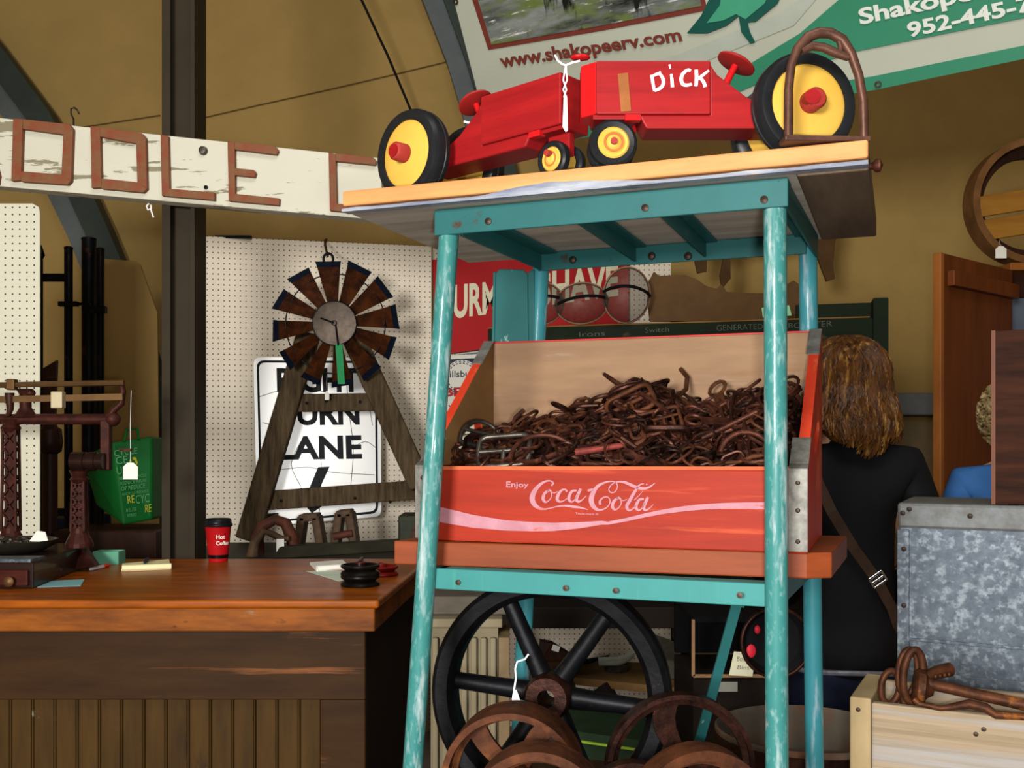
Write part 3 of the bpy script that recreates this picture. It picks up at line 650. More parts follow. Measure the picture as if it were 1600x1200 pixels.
for i in range(12):
    an = math.radians(96.5-30*i+ (0)); ux, uz = math.cos(an), math.sin(an); dirv = V((ux, 0, uz)); sd = V((uz, 0, -ux))
    r0, r1, r2 = 31*k_, 89*k_, 98*k_; w0, w1, w2 = 7*k_, 16.5*k_, 18.5*k_
    tw = V((0, 1, 0))
    pt = lambda r, w_, s_: hub+dirv*r+sd*w_*s_+tw*(w_*s_*.55-.01+.006*abs(s_))
    b = MB(); b.prism([pt(r0, w0, -1), pt(r0, w0, 1), pt(r1, w1, 1), pt(r1, w1, -1)], (0, .0025, 0)); bl = b.obj('blade', BLADE, wmill)
    MB().prism([pt(r1, w1, -1), pt(r1, w1, 1), pt(r2, w2, 1), pt(r2, w2, -1)], (0, .0025, 0)).obj('blade_tip', BTIP, bl)
MB().tube(circ(hub+V((0, .004, 0)), 78*k_, n=48), .003, 6, True).obj('wire_ring', IRON, wmill)
MB().lathe([(0, -.026), (.05, -.027), (34*k_, -.022), (34*k_, -.012), (0, -.012)], hub, (0, 1, 0), 40).obj('hub_disc', HUBM, wmill, smooth=30)
MB().tube(circ(hub+V((0, -.020, 0)), 34*k_, n=40), .0035, 6, True).obj('hub_ring', IRON, wmill)
MB().lathe([(.008, -.04), (.012, -.04), (.012, -.024), (.008, -.024)], hub, (0, 1, 0), 16, ring=True).tube([hub+V((0, -.032, 0)), hub+V((-.06, -.032, .022))], .004, 6).tube([hub+V((.006, -.03, -.005)), hub+V((.018, -.032, -.10))], .004, 6).obj('axle', IRON, wmill)
MB().box(hub+V((0, .055, 0)), (.05, .10, .05)).obj('axle_block', OLDW, wmill)
gt = MB(); gt.prism([P(x, y, HY-.03) for x, y in ((524, 538), (535, 538), (539, 600), (528, 600))], (0, .002, 0))
tag(gt.obj('paper_strip', mat('strip_green', '#2c8f57', .7, var=.06, bump=0)), 'green paper strip hanging from the hub of the windmill', 'tag')
MB().tube([P(508, 384, 4.9), P(508, 376, 4.95), P(510, 374, 5.0)], .006, 8).tube([P(508, 382, 4.9), P(510, 392, 4.8), P(512, 400, HY+.03)], .006, 8).obj('hook', RUST, wmill, smooth=True)
MB().tube(circ(P(513, 405, HY+.02), .022, n=18, r2=.026), .006, 8, True).obj('top_ring', IRON, wmill, smooth=True)
price_tag('white paper tag hanging at the upper crossbar of the windmill', P(511, 585, WY-.05), P(511, 618, WY-.03), (.02, .04))

# ================================================================== RED SHAVE SIGN AND FLOUR SIGN ON PEGBOARD
SY_ = 5.16
bs = thing('shave_sign', 'red enamel sign with big cream letters seen through the teal stand', 'sign', tuple(P(820, 540, SY_)))
SRD = mat('enamel_red', '#a81216', .6, var=.08, scale=3, bump=.02)
SRD2 = mat('enamel_cream', '#d9d3b4', .45, var=.05, scale=6, bump=0)
sq = lambda x, y, off=0.: P(x, y, SY_)+V((0, -off, 0))
MB().prism([sq(*p) for p in ((675, 406), (982, 380), (982, 515), (683, 555))], (0, .004, 0)).obj('plate', SRD, bs)
MB().text('BURMA', quad(sq(690, 447, .002), sq(803, 437, .002), sq(803, 484, .002), sq(690, 498, .002)), .03).text('-', quad(sq(815, 440, .002), sq(832, 438, .002), sq(832, 475, .002), sq(815, 478, .002)), .03).text('SHAVE', quad(sq(842, 426, .002), sq(966, 412, .002), sq(966, 460, .002), sq(842, 477, .002)), .03).obj('lettering', SRD2, bs)
tag(MB().prism([P(x, y, 5.19) for x, y in ((676, 388), (712, 392), (712, 406), (676, 408))], (0, .006, 0)).obj('white_strip', PEGW2), 'white strip of board above the red enamel sign', 'board')
fs = thing('flour_sign', 'white flour sign with a navy top and round seal behind the red crate', 'sign', tuple(P(720, 660, 5.1)))
fq_ = lambda x, y, off=0.: P(x, y, 5.1)+V((0, -off, 0))
NAVY = mat('sign_navy', '#141d33', .5, bump=0); CRM = mat('sign_cream', '#d5d3c6', .5, var=.03, bump=0); RDL = mat('sign_red', '#a3141c', .5, bump=0)
MB().prism([fq_(*p) for p in ((690, 556), (775, 552), (780, 675), (690, 680))], (0, .005, 0)).obj('plate', CRM, fs)
MB().face([fq_(*p, .002) for p in ((693, 562), (772, 558), (772, 590), (693, 592))]).obj('top_band', NAVY, fs)
MB().lathe([(0, 0), (.088, 0), (.088, .001), (0, .001)], fq_(722, 590, .003), (0, -1, 0), 36).obj('seal', CRM, fs)
mb = MB()
for i in range(26):
    a = 2*PI*i/26
    for r_ in (.072, .082): mb.box(fq_(722, 590, .0048)+V((r_*math.cos(a), 0, r_*math.sin(a))), (.010, .001, .005), mtx=Matrix.Rotation(-a+PI/2, 3, 'Y'))
mb.obj('dots', NAVY, fs)
MB().text('Pillsbury', quad(fq_(695, 580, .005), fq_(748, 578, .005), fq_(748, 588, .005), fq_(695, 590, .005)), .01).text('XXXX', quad(fq_(700, 633, .005), fq_(742, 631, .005), fq_(742, 640, .005), fq_(700, 642, .005)), .01).obj('lettering', NAVY, fs)
MB().text('BEST', quad(fq_(694, 606, .005), fq_(750, 604, .005), fq_(750, 617, .005), fq_(694, 619, .005)), .04).obj('red_lettering', RDL, fs)
tag(MB().prism([P(x, y, 5.15) for x, y in ((682, 558), (790, 545), (790, 556), (682, 570))], (0, .03, 0)).obj('metal_strip', GALV), 'grey metal strip under the red enamel sign', 'strip')

# ================================================================== SADDLERY SIGN ON THE COLUMN
SGY = 3.585
sg = thing('letter_sign', 'long weathered white wooden sign board with raised red letters across the steel column', 'sign', tuple(P(270, 310, SGY)))
SWH = mat('sign_board_white', '#cfcdbb', .6, var=.03, scale=5, bump=.2, stretch=(.4, 1, 1), spots=[('#8b846c', 14, .585, .60, (.25, 1, 1.9)), ('#9a937c', 34, .66, .68, (.25, 1, 1.5))])
SLT = mat('sign_letter_red', '#84402c', .6, .0, c2='#7a5a3c', scale=22, stretch=(1, 1, 1), bump=.3)
g = lambda x, y: P(x, y, SGY)
pts = [(-140, 170), (0, 184), (595, 247), (598, 344), (300, 318), (0, 291), (-140, 278)]
MB().prism([g(*p) for p in pts], (0, .07, 0)).obj('board', SWH, sg, bevel=.003)
def letter(polys, nm):
    mb = MB()
    for pl in polys: mb.prism([P(x, y, SGY-.0005) for x, y in pl], (0, -.022, 0))
    return mb.obj(nm, SLT, sg, bevel=.0015)
def Dl(tl, tr, br, bl, wd=15):
    tl, tr, br, bl = map(V, (tl, tr, br, bl)); c = 6
    return [[tl, tl+V((wd, 1)), bl+V((wd, -1)), bl], [tl+V((wd, 1)), tr+V((-c, -1)), tr+V((0, c)), tr+V((-wd+1, wd)), tl+V((wd, wd+1))],
            [bl+V((wd, -wd)), br+V((-wd, -wd-1)), br+V((0, -c)), br+V((-c, 0)), bl+V((wd, 1))], [tr+V((-wd, wd)), tr+V((0, c)), br+V((0, -c)), br+V((-wd, -wd))]]
letter([[(-35, 182), (-22, 184), (3, 276), (1, 290), (-8, 289)], [(-35, 182), (-22, 184), (-58, 285), (-72, 283)], [(-48, 235), (-14, 239), (-12, 251), (-52, 247)]], 'letter_a')
letter(Dl((25, 188), (118, 198), (115, 291), (22, 285)), 'letter_d')
letter(Dl((145, 200), (231, 212), (233, 303), (147, 296)), 'letter_d')
letter([[(254, 213), (266, 215), (268, 298), (256, 308)], [(256, 308), (268, 297), (338, 303), (338, 315)]], 'letter_l')
letter([[(358, 223), (369, 225), (370, 306), (360, 316)], [(369, 224), (432, 231), (437, 238), (434, 244), (369, 236)], [(369, 265), (399, 268), (402, 273), (400, 279), (369, 276)], [(360, 316), (370, 305), (439, 312), (438, 323)]], 'letter_e')
letter([[(515, 241), (526, 243), (528, 321), (517, 331)], [(526, 242), (584, 248), (589, 254), (588, 260), (526, 254)], [(517, 331), (528, 320), (596, 327), (596, 338)]], 'letter_c')
MB().lathe([(.0, -.02), (.012, -.018), (.016, -.004), (.016, 0)], P(318, 236, SGY), (0, 1, 0), 14).obj('bolt', STEEL, sg, smooth=True)
MB().lathe([(.0, -.006), (.007, -.005), (.008, 0)], P(322, 293, SGY), (0, 1, 0), 10).obj('bolt', IRON, sg)
tag(MB().tube([P(x, y, SGY+.03) for x, y in ((115, 200), (115, 186), (111, 178), (111, 170), (116, 168), (121, 172), (124, 178))], .0035, 6).obj('wire_hook', STEEL), 'thin wire hook standing up from the top of the letter sign', 'hook')
tag(MB().tube([P(x, y, SGY+.02) for x, y in ((233, 318), (229, 322), (231, 328), (236, 326), (236, 320), (236, 328), (240, 340))], .003, 6).obj('string_loop', STRING), 'small white string loop under the bottom edge of the letter sign', 'string')
# ================================================================== TEAL STAND
st = thing('metal_stand', 'tall teal painted metal stand on pipe legs carrying the crate and the toys', 'stand', (.16, 1.36, 0))
TEALR = mat('teal_rear_leg_paint', '#2f727a', .42, var=.08, scale=10, bump=.15, coat=.1, spots=[('#8596a0', 40, .54, .7, (1.6, 1.6, .3))])
def ext(a, b):
    d = b-a; t = (0-a.z)/d.z; return a+d*t
ZU = H+.293
legs = {}
for k, (t0, t1, y) in {'fl': ((704, 330), (645, 1200), 1.30), 'fr': ((1211, 290), (1214, 1200), 1.15), 'rl': ((846, 400), (815, 1080), 1.60), 'rr': ((1262, 370), (1273, 1200), 1.455)}.items():
    a, b = P(*t0, y), P(*t1, y); d = (b-a); top = a+d*((ZU-.004-a.z)/d.z); legs[k] = (top, ext(a, b))
    dd = (ext(a, b)-top)
    MB().tube([top, top+dd*.25, top+dd*.5, ext(a, b)+V((0, 0, .001))], .0128, 20).obj('leg', TEALLEG if k[0] == 'f' else TEALR, st, smooth=True)
at = lambda k, z: legs[k][0]+(legs[k][1]-legs[k][0])*((z-legs[k][0].z)/(legs[k][1].z-legs[k][0].z))
fu = (at('fr', ZU)-at('fl', ZU)); fu.z = 0; fu.normalize(); fv = V((-fu.y, fu.x, 0)); yawS = math.atan2(fu.y, fu.x)
def lbeam(p, q, z0, z1, nrm, lip, nm, th=.004, e0=.0, e1=.0, m=None):
    """angle-iron rail: upright plate with a lip along its top"""
    p = V((p.x, p.y, 0)); q = V((q.x, q.y, 0)); d = (q-p).normalized(); p = p-d*e0; q = q+d*e1; nrm = V(nrm)
    mb = MB(); Z = lambda v, z: V((v.x, v.y, z))
    mb.hexa([Z(p, z0), Z(q, z0), Z(q+nrm*th, z0), Z(p+nrm*th, z0)], [Z(p, z1), Z(q, z1), Z(q+nrm*th, z1), Z(p+nrm*th, z1)])
    mb.hexa([Z(p+nrm*th, z1-th), Z(q+nrm*th, z1-th), Z(q+nrm*lip, z1-th), Z(p+nrm*lip, z1-th)], [Z(p+nrm*th, z1), Z(q+nrm*th, z1), Z(q+nrm*lip, z1), Z(p+nrm*lip, z1)])
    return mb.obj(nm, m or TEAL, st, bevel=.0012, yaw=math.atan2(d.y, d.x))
zu0, zu1 = ZU-.033, ZU-.001
A, B, C_, D_ = at('fl', zu1), at('fr', zu1), at('rr', zu1), at('rl', zu1)
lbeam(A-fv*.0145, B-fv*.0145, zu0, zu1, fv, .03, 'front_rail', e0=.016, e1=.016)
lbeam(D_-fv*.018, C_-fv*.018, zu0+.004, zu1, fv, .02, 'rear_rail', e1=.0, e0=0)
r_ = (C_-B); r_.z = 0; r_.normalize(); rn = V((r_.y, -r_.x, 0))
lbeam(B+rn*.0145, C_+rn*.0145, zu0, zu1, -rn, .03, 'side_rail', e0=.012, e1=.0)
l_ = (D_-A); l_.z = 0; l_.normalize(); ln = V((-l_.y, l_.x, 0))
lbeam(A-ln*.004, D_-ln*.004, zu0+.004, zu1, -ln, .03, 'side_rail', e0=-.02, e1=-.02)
for t_ in (.40, .66):
    p = A.lerp(B, t_); q = D_.lerp(C_, t_-.02); p.z = q.z = 0
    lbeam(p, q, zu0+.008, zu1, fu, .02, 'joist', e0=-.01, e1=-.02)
zl0, zl1 = H-.187, H-.161
A2, B2, C2, D2 = [at(k, zl1) for k in ('fl', 'fr', 'rr', 'rl')]
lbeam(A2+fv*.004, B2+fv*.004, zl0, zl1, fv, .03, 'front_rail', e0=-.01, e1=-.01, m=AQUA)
lbeam(D2-fv*.006, C2-fv*.006, zl0, zl1, -fv, .03, 'rear_rail')
lbeam(B2+rn*.004, C2+rn*.004, zl0, zl1, -rn, .02, 'side_rail', e0=-.005, e1=-.005)
lbeam(A2, D2, zl0, zl1, ln*-1, .02, 'side_rail', e0=-.01, e1=-.01)
fvn = -fv
for x, y in ((716, 910), (884, 919), (962, 923), (1156, 930)): MB().lathe([(.0035, 0), (.0035, .0012), (0, .0016)], on_plane(x, y, A2+fv*.004, fv), fvn, 12).obj('bolt', SCREW, st)
for x, y in ((763, 346), (1008, 325), (1194, 312)): MB().lathe([(.0045, 0), (.0045, .0015), (0, .003)], on_plane(x, y, A-fv*.0145, fv), fvn, 12).obj('bolt', SCREW, st)
for x, y in ((895, 406), (1018, 400), (1075, 400), (1222, 390)): MB().lathe([(.006, 0), (.005, .003), (0, .005)], on_plane(x, y, D_-fv*.018, fv), fvn, 12).obj('bolt', SCREW, st)
# gusset channel beside the rear leg
gq = lambda x, y: on_plane(x, y, at('rl', ZU)-fv*.016, fv)
mb = MB(); mb.prism([gq(x, y) for x, y in ((774, 427), (780, 420), (818, 421), (824, 428), (826, 620), (770, 620))], fv*.004)
mb.prism([gq(x, y) for x, y in ((824, 424), (834, 420), (836, 620), (826, 620))], fv*.02).prism([gq(x, y) for x, y in ((770, 424), (774, 424), (770, 620), (766, 620))], fv*.02)
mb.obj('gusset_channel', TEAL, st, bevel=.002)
# diagonal flat brace
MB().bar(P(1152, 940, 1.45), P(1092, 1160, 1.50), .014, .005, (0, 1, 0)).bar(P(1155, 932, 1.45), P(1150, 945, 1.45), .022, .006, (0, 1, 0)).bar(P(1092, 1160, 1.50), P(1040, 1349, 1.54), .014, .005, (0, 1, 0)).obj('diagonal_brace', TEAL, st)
# low shelf of the stand (just under the picture) that carries the wheels
ZS = .94
c0 = (legs['fl'][0]+legs['fr'][0]+legs['rl'][0]+legs['rr'][0])/4
MB().box((.13, 1.33, ZS-.012), (.56, .58, .024), yawS).obj('low_shelf', mat('low_shelf_wood', '#4a3524', .7, var=.2, scale=6, bump=.2), st)

# ================================================================== TABLETOP ON THE STAND
TOPW = mat('tabletop_pine', '#bd8450', .5, c2='#a86a3c', scale=10, stretch=(.35, 1, 3), bump=.1)
TOPU = mat('tabletop_grey_underside', (.44, .41, .355), .75, c2=(.26, .235, .20), scale=12, stretch=(.25, 2.2, 1), bump=.25, spots=[('#958b80', 14, .6, .75, (.2, 2.5, 1))])
TOPE = mat('tabletop_dark_end', (.13, .09, .06), .7, c2=(.07, .046, .028), scale=12, stretch=(2, .3, 1), bump=.2)
PEEL = mat('peeling_white_paint', '#94979e', .65, c2='#50566a', scale=26, stretch=(.3, 1, 2), bump=.5, spots=[('#3a3f52', 24, .60, .68, (.3, 1, 2.2)), ('#c98a4c', 9, .62, .68, (.4, 1, 1))])
zt0, zt1 = ZU, H+.3185
TL0, TR0 = V((-.2157, 1.302, 0)), V((.375, 1.078, 0))
tu = (TR0-TL0).normalized(); tv = V((-tu.y, tu.x, 0)); yawT = math.atan2(tu.y, tu.x); TD = .405
tt = thing('tabletop_board', 'pine board with peeling white paint on its edge lying across the top of the stand', 'board', tuple((TL0+TR0)/2+tv*TD/2+V((0, 0, zt0))))
def slab(u0, u1, v0, v1, z0, z1, nm, m, bev=.002, par=tt, org=TL0, uu=tu, vv=tv, yaw=yawT):
    ps = [org+uu*a+vv*b for a, b in ((u0, v0), (u1, v0), (u1, v1), (u0, v1))]
    return MB().hexa(*plan(ps, z0, z1)).obj(nm, m, par, bevel=bev, yaw=yaw)
TW = (TR0-TL0).length
slab(0, TW-.075, .016, TD, zt0+.0002, zt1-.0004, 'planks', TOPU)
slab(TW-.0745, TW, .016, TD-.01, zt0-.003, zt1-.0006, 'end_cleat', TOPE)
slab(0, TW, 0, .0155, zt0+.0062, zt1, 'front_edge', TOPW, .0025)
# strip of old paint, wavy upper margin
mb = MB(); fr_ = []; n_ = 60
for i in range(n_+1):
    u = i/n_; xx = u*TW; hh = .0030+.0022*mnoise.noise(V((u*14, .3, 0)))+.011*max(0, 1-abs((u-.455)/.17))**.7*(.75+.3*mnoise.noise(V((u*20, 4, 0))))
    fr_.append((xx, max(.003, hh)))
prof = []
for xx, hh in fr_:
    b = TL0+tu*xx; prof.append([b+tv*.0-tv*.0012+V((0, 0, zt0-.001)), b-tv*.0022+V((0, 0, zt0+hh*.45)), b-tv*.0004+V((0, 0, zt0+hh)), b+tv*.0145+V((0, 0, zt0+.006)), b+tv*.0145+V((0, 0, zt0-.001))])
vs = [[mb.b.verts.new(p) for p in r] for r in prof]
for i in range(n_):
    for j in range(5): mb.b.faces.new((vs[i][j], vs[i][(j+1) % 5], vs[i+1][(j+1) % 5], vs[i+1][j]))
mb.b.faces.new(vs[0]); mb.b.faces.new(vs[-1][::-1]); mb.obj('peeling_paint', PEEL, tt, yaw=yawT)
e = TR0+tv*.06+V((0, 0, zt0+.012)); MB().lathe([(.004, 0), (.004, .003), (.0075, .006), (.0075, .011), (0, .014)], e, tu, 14).obj('end_bolt', RUST, tt, smooth=True)

# ================================================================== SHELF BOARD
SHW = mat('shelf_redwood', (.19, .038, .009), .55, c2=(.115, .022, .005), scale=10, stretch=(.3, 1, 2.5), bump=.15, spots=[('#4a2818', 12, .64, .74, (.3, 1, 2))])
zb0, zb1 = H-.1608, H-.1302
S0, S1 = V((-.155, 1.343, 0)), V((.345, 1.199, 0)); su = (S1-S0).normalized(); sv = V((-su.y, su.x, 0)); yawB = math.atan2(su.y, su.x)
S2 = P(1300, 690, 1.205); S2.z = 0; S3 = V((.462, 1.412, 0)); S4 = S0+sv*.245+su*.03
tag(MB().hexa(*plan((S0, S1, S2, S3, S4), zb0, zb1)).obj('shelf_board', SHW, bevel=.002, yaw=yawB), 'thick red brown board lying on the teal stand under the red crate', 'board')

# ================================================================== CRATE
CRED = mat('crate_red', (.25, .017, .004), .6, c2=(.17, .010, .003), scale=14, stretch=(.25, 1, 3), bump=.15, spots=[('#b8502a', 13, .58, .76, (.2, 1, 4)), ('#7a2416', 26, .64, .76, (.25, 1, 4))])
CREDW = mat('crate_red_worn', '#b83a22', .55, c2='#a32a16', scale=9, stretch=(1, .6, 1.2), bump=.15, spots=[('#c87848', 10, .55, .68, (1.5, .5, .5))])
CWD = mat('crate_raw_wood', '#85694f', .75, c2='#705642', scale=9, stretch=(.35, 1, 2.4), bump=.15, spots=[('#6e4a2c', 7, .56, .74, (.3, 1, 2.6)), ('#94867c', 9, .6, .78, (.25, 1, 3))])
CWD2 = mat('crate_side_wood', '#8c683f', .65, c2='#74522e', scale=9, stretch=(1, .5, 1.2), bump=.12)
CPINK = mat('crate_print', '#9c6f78', .65, c2='#8f6069', scale=40, bump=0, spots=[('#b0402c', 70, .62, .72, (.4, 1, 2))])
K0, K1 = V((-.127, 1.356, 0)), V((.340, 1.181, 0)); ku = (K1-K0).normalized(); kv = V((-ku.y, ku.x, 0)); yawK = math.atan2(ku.y, ku.x)
KW = (K1-K0).length; KD = .258; zk = zb1+.0006; KH = .0965; KB = .281
kp = lambda u, v, z: K0+ku*u+kv*v+V((0, 0, zk+z))
cr = thing('bottle_crate', 'red wooden soda bottle crate with high back standing on the teal stand', 'crate', tuple(kp(KW/2, KD/2, 0)))
th = .013
MB().hexa([kp(.0, 0, 0), kp(KW, 0, 0), kp(KW, th, 0), kp(0, th, 0)], [kp(0, 0, KH), kp(KW, 0, KH), kp(KW, th, KH), kp(0, th, KH)]).obj('front_panel', CRED, cr, bevel=.002, yaw=yawK)
MB().hexa([kp(th, KD-th, 0), kp(KW-th, KD-th, 0), kp(KW-th, KD, 0), kp(th, KD, 0)], [kp(th, KD-th, KB), kp(KW-th, KD-th, KB), kp(KW-th, KD, KB), kp(th, KD, KB)]).obj('back_panel', CWD, cr, bevel=.0015, yaw=yawK)
MB().hexa([kp(0, KD-th, KB), kp(KW, KD-th, KB), kp(KW, KD, KB), kp(0, KD, KB)], [kp(0, KD-th, KB+.002), kp(KW, KD-th, KB+.002), kp(KW, KD, KB+.002), kp(0, KD, KB+.002)]).obj('painted_top_edge', mat('crate_edge_red', '#a81c17', .5, var=.1, bump=.05), cr, yaw=yawK)
MB().hexa([kp(th, th, 0), kp(KW-th, th, 0), kp(KW-th, KD-th, 0), kp(th, KD-th, 0)], [kp(th, th, .01), kp(KW-th, th, .01), kp(KW-th, KD-th, .01), kp(th, KD-th, .01)]).obj('bottom', CWD, cr, yaw=yawK)
def side(u0, u1, m_out, m_in, nm):
    """sloping side panel with an oval hand hole: outer and inner skins carry different finishes"""
    outer = [(th, 0), (KD, 0), (KD, KB), (KD-.045, KB-.004), (th*.2, KH+.045), (0, KH+.02), (0, 0)]
    outer = [(th, 0), (KD, 0), (KD, KB), (KD-.02, KB), (th, KH+.006)]
    hole = [(.155+.045*math.cos(a), .135+.016*math.sin(a)+.35*.045*math.cos(a)) for a in [2*PI*i/20 for i in range(20)]]
    mb = MB(); rings = []
    for u in (u0, u1):
        vo = [mb.b.verts.new(kp(u, v, z)) for v, z in outer]; vh = [mb.b.verts.new(kp(u, v, z)) for v, z in hole]
        es = [mb.b.edges.new((vo[i], vo[(i+1) % len(vo)])) for i in range(len(vo))]+[mb.b.edges.new((vh[i], vh[(i+1) % 20])) for i in range(20)]
        fs_ = bmesh.ops.triangle_fill(mb.b, use_beauty=True, edges=es)['geom']
        for f in fs_:
            if isinstance(f, bmesh.types.BMFace): f.material_index = 0 if u == m_out[1] else 1
        rings.append((vo, vh))
    for k in (0, 1):
        A_, B_ = rings[0][k], rings[1][k]; n = len(A_)
        for i in range(n):
            f = mb.b.faces.new((A_[i], A_[(i+1) % n], B_[(i+1) % n], B_[i])); f.material_index = 0
    return mb.obj(nm, [m_out[0], m_in], cr, yaw=yawK)
side(0, th, (CREDW, 0), CWD2, 'side_panel'); side(KW-th, KW, (CREDW, KW), CWD2, 'side_panel')
# zinc corner straps
def strap(u0, u1, pts, nm='corner_strap'):
    """bent strip following points (v, z) outward offsets"""
    mb = MB()
    for (a, b) in zip(pts[:-1], pts[1:]):
        d = (V((b[0]-a[0], b[1]-a[1]))).normalized(); n = V((d.y, -d.x))*.0012
        q = [kp(u0, *a), kp(u1, *a), kp(u1, *b), kp(u0, *b)]
        off = kv*n.x+V((0, 0, n.y)); mb.hexa([p for p in q], [p+off for p in q])
    return mb
g_ = lambda a, b, t: (a[0]+(b[0]-a[0])*t, a[1]+(b[1]-a[1])*t)
slope0, slope1 = (th, KH+.006), (KD-.02, KB)
for u0, u1 in ((-.0012, .021), (KW-.021, KW+.0012)):
    m_ = strap(u0, u1, [(-.0008, .002), (-.0008, KH-.006), (-.0008, KH+.036), g_(slope0, slope1, .10)][:3] if False else [(-.001, .002), (-.001, KH+.002), (th, KH+.0078), (g_(slope0, slope1, .17)[0], g_(slope0, slope1, .17)[1]+.002)])
    s_ = m_.obj('corner_strap', STRAP, cr, yaw=yawK, bevel=.0006)
    for z in (.014, .05, .082): MB().lathe([(.0028, 0), (.002, .0012), (0, .0016)], kp((u0+u1)/2, -.0022, z), -kv, 10).obj('screw', SCREW, s_)
for u0, u1 in ((-.001, .016), (KW-.016, KW+.001)):
    a = g_(slope0, slope1, .80); strap(u0, u1, [(a[0], a[1]+.0015), (KD-.018, KB+.0035), (KD+.001, KB+.0035)]).obj('top_strap', STRAP, cr, yaw=yawK)
# paint work on the front
cf = lambda x, y: on_plane(x, y, K0, kv, .0008)
mb = MB()
big = lambda x, y: cf(780+x/5.714, 730+y/5.714)
mb.ribbon([(465, 165), (482, 142), (455, 122), (410, 128), (360, 160), (315, 215), (295, 275), (310, 325), (350, 362), (400, 375), (460, 365), (520, 350), (590, 344), (660, 352), (730, 362), (795, 380)], [16, 15, 12, 18, 28, 42, 48, 44, 30, 13, 9, 11, 16, 24, 16, 3], big)
def o_(cx_, cy_):
    mb.ribbon([(cx_+x, cy_+y) for x, y in ((20, -57), (-20, -27), (-34, 18), (-15, 48), (15, 38), (42, 0), (40, -42), (20, -57), (0, -45))], [18, 26, 28, 20, 10, 9, 14, 18, 14], big)
    mb.ribbon([(cx_+38, cy_-44), (cx_+65, cy_-32), (cx_+98, cy_-45)], [7, 8, 6], big)
o_(425, 262); o_(1045, 330)
mb.ribbon([(604, 220), (592, 200), (560, 205), (530, 240), (518, 285), (540, 308), (575, 300), (612, 275)], [18, 14, 18, 28, 30, 18, 9, 6], big)
def a_(dx, dy):
    mb.ribbon([(x+dx, y+dy) for x, y in ((692, 208), (650, 215), (625, 260), (625, 292), (648, 310), (676, 288), (702, 240))], [16, 22, 28, 26, 14, 9, 8], big)
    mb.ribbon([(x+dx, y+dy) for x, y in ((728, 192), (706, 240), (690, 285), (706, 308), (740, 292), (778, 255))], [24, 28, 28, 20, 11, 5], big)
a_(0, 0); a_(600, 76)
mb.ribbon([(790, 210), (838, 198)], [20, 22], big, 1)
mb.ribbon([(905, 335), (898, 305), (928, 272), (970, 268), (990, 300), (975, 345), (930, 376), (880, 380), (838, 345), (822, 290), (838, 230), (880, 170), (940, 138), (1000, 126), (1045, 140), (1055, 180), (1030, 222), (990, 222), (980, 190), (1010, 150), (1060, 130), (1120, 135), (1180, 160), (1240, 184), (1300, 190), (1350, 172), (1392, 140)], [24, 18, 12, 10, 10, 10, 12, 24, 40, 46, 40, 28, 17, 11, 10, 9, 9, 10, 9, 9, 14, 22, 26, 25, 22, 16, 4], big)
mb.ribbon([(1292, 146), (1250, 162), (1210, 220), (1170, 290), (1140, 345), (1152, 382), (1182, 380), (1225, 340)], [8, 14, 26, 30, 30, 22, 12, 6], big)
mb.ribbon([(1205, 295), (1250, 250), (1282, 212)], [8, 7, 3], big); mb.ribbon([(1312, 150), (1322, 158)], [14, 14], big, 1)
mb.obj('script_lettering', CPINK, cr)
mb = MB(); m2_ = lambda x, y: cf(640+x/3.3333, 560+y/3.3333); m3_ = lambda x, y: cf(950+x/3.3333, 560+y/3.3333)
up = [m2_(*p) for p in ((30, 740), (170, 776), (330, 815), (500, 843), (650, 853), (750, 856), (880, 853), (1000, 846))]+[m3_(*p) for p in ((0, 850), (100, 830), (200, 805), (300, 785), (400, 769), (500, 759), (600, 753), (720, 750), (820, 749), (960, 748))]
dn = [m2_(*p) for p in ((30, 820), (170, 855), (330, 882), (500, 897), (650, 901), (750, 899), (880, 886), (1000, 866))]+[m3_(*p) for p in ((0, 866), (100, 848), (200, 826), (300, 808), (400, 796), (500, 787), (600, 783), (720, 783), (820, 787), (960, 797))]
va = [mb.b.verts.new(p) for p in up]; vb = [mb.b.verts.new(p) for p in dn]
for i in range(len(va)-1): mb.b.faces.new((va[i], va[i+1], vb[i+1], vb[i]))
mb.obj('wave_stripe', CPINK, cr)
MB().prism([cf(668, 728.2), cf(1232, 729), cf(1232, 734.5), cf(668, 734)], kv*-.0003).obj('worn_top_band', mat('crate_worn_band', '#a85a34', .65, c2='#a03a1e', scale=10, stretch=(.25, 1, 1), bump=.1), cr, yaw=yawK)
MB().text('Enjoy', quad(cf(791, 752), cf(826, 754), cf(826, 761), cf(791, 761)), .02).obj('lettering', CPINK, cr)
MB().text('Trade-mark ®', quad(cf(899, 800.5), cf(935, 802), cf(935, 805), cf(899, 803.5)), .01).obj('lettering', CPINK, cr)
# ================================================================== HEAP OF TACK IN THE CRATE
def rr(w_, h_, r=.25, n=4):
    rad = min(w_, h_)*r; out = []
    for cx_, cy_, a0 in ((w_/2-rad, h_/2-rad, 0), (-w_/2+rad, h_/2-rad, PI/2), (-w_/2+rad, -h_/2+rad, PI), (w_/2-rad, -h_/2+rad, 1.5*PI)):
        for i in range(n+1):
            a = a0+PI/2*i/n; out.append(V((cx_+rad*math.cos(a), cy_+rad*math.sin(a), 0)))
    return out
def k_buckle(mb, w_=.046, h_=.034, r=.0018):
    mb.tube(rr(w_, h_), r, 7, True); mb.tube([(0, -h_/2, 0), (0, h_/2, 0)], r*.9, 7); mb.tube([(0, 0, r), (w_*.3, 0, r*1.6), (w_*.54, 0, r)], r*.8, 6)
def k_double(mb, w_=.058, h_=.036, r=.0019):
    mb.tube(rr(w_, h_, .3), r, 7, True)
    for x in (-.18, .18): mb.tube([(x*w_, -h_/2, 0), (x*w_, h_/2, 0)], r*.9, 7)
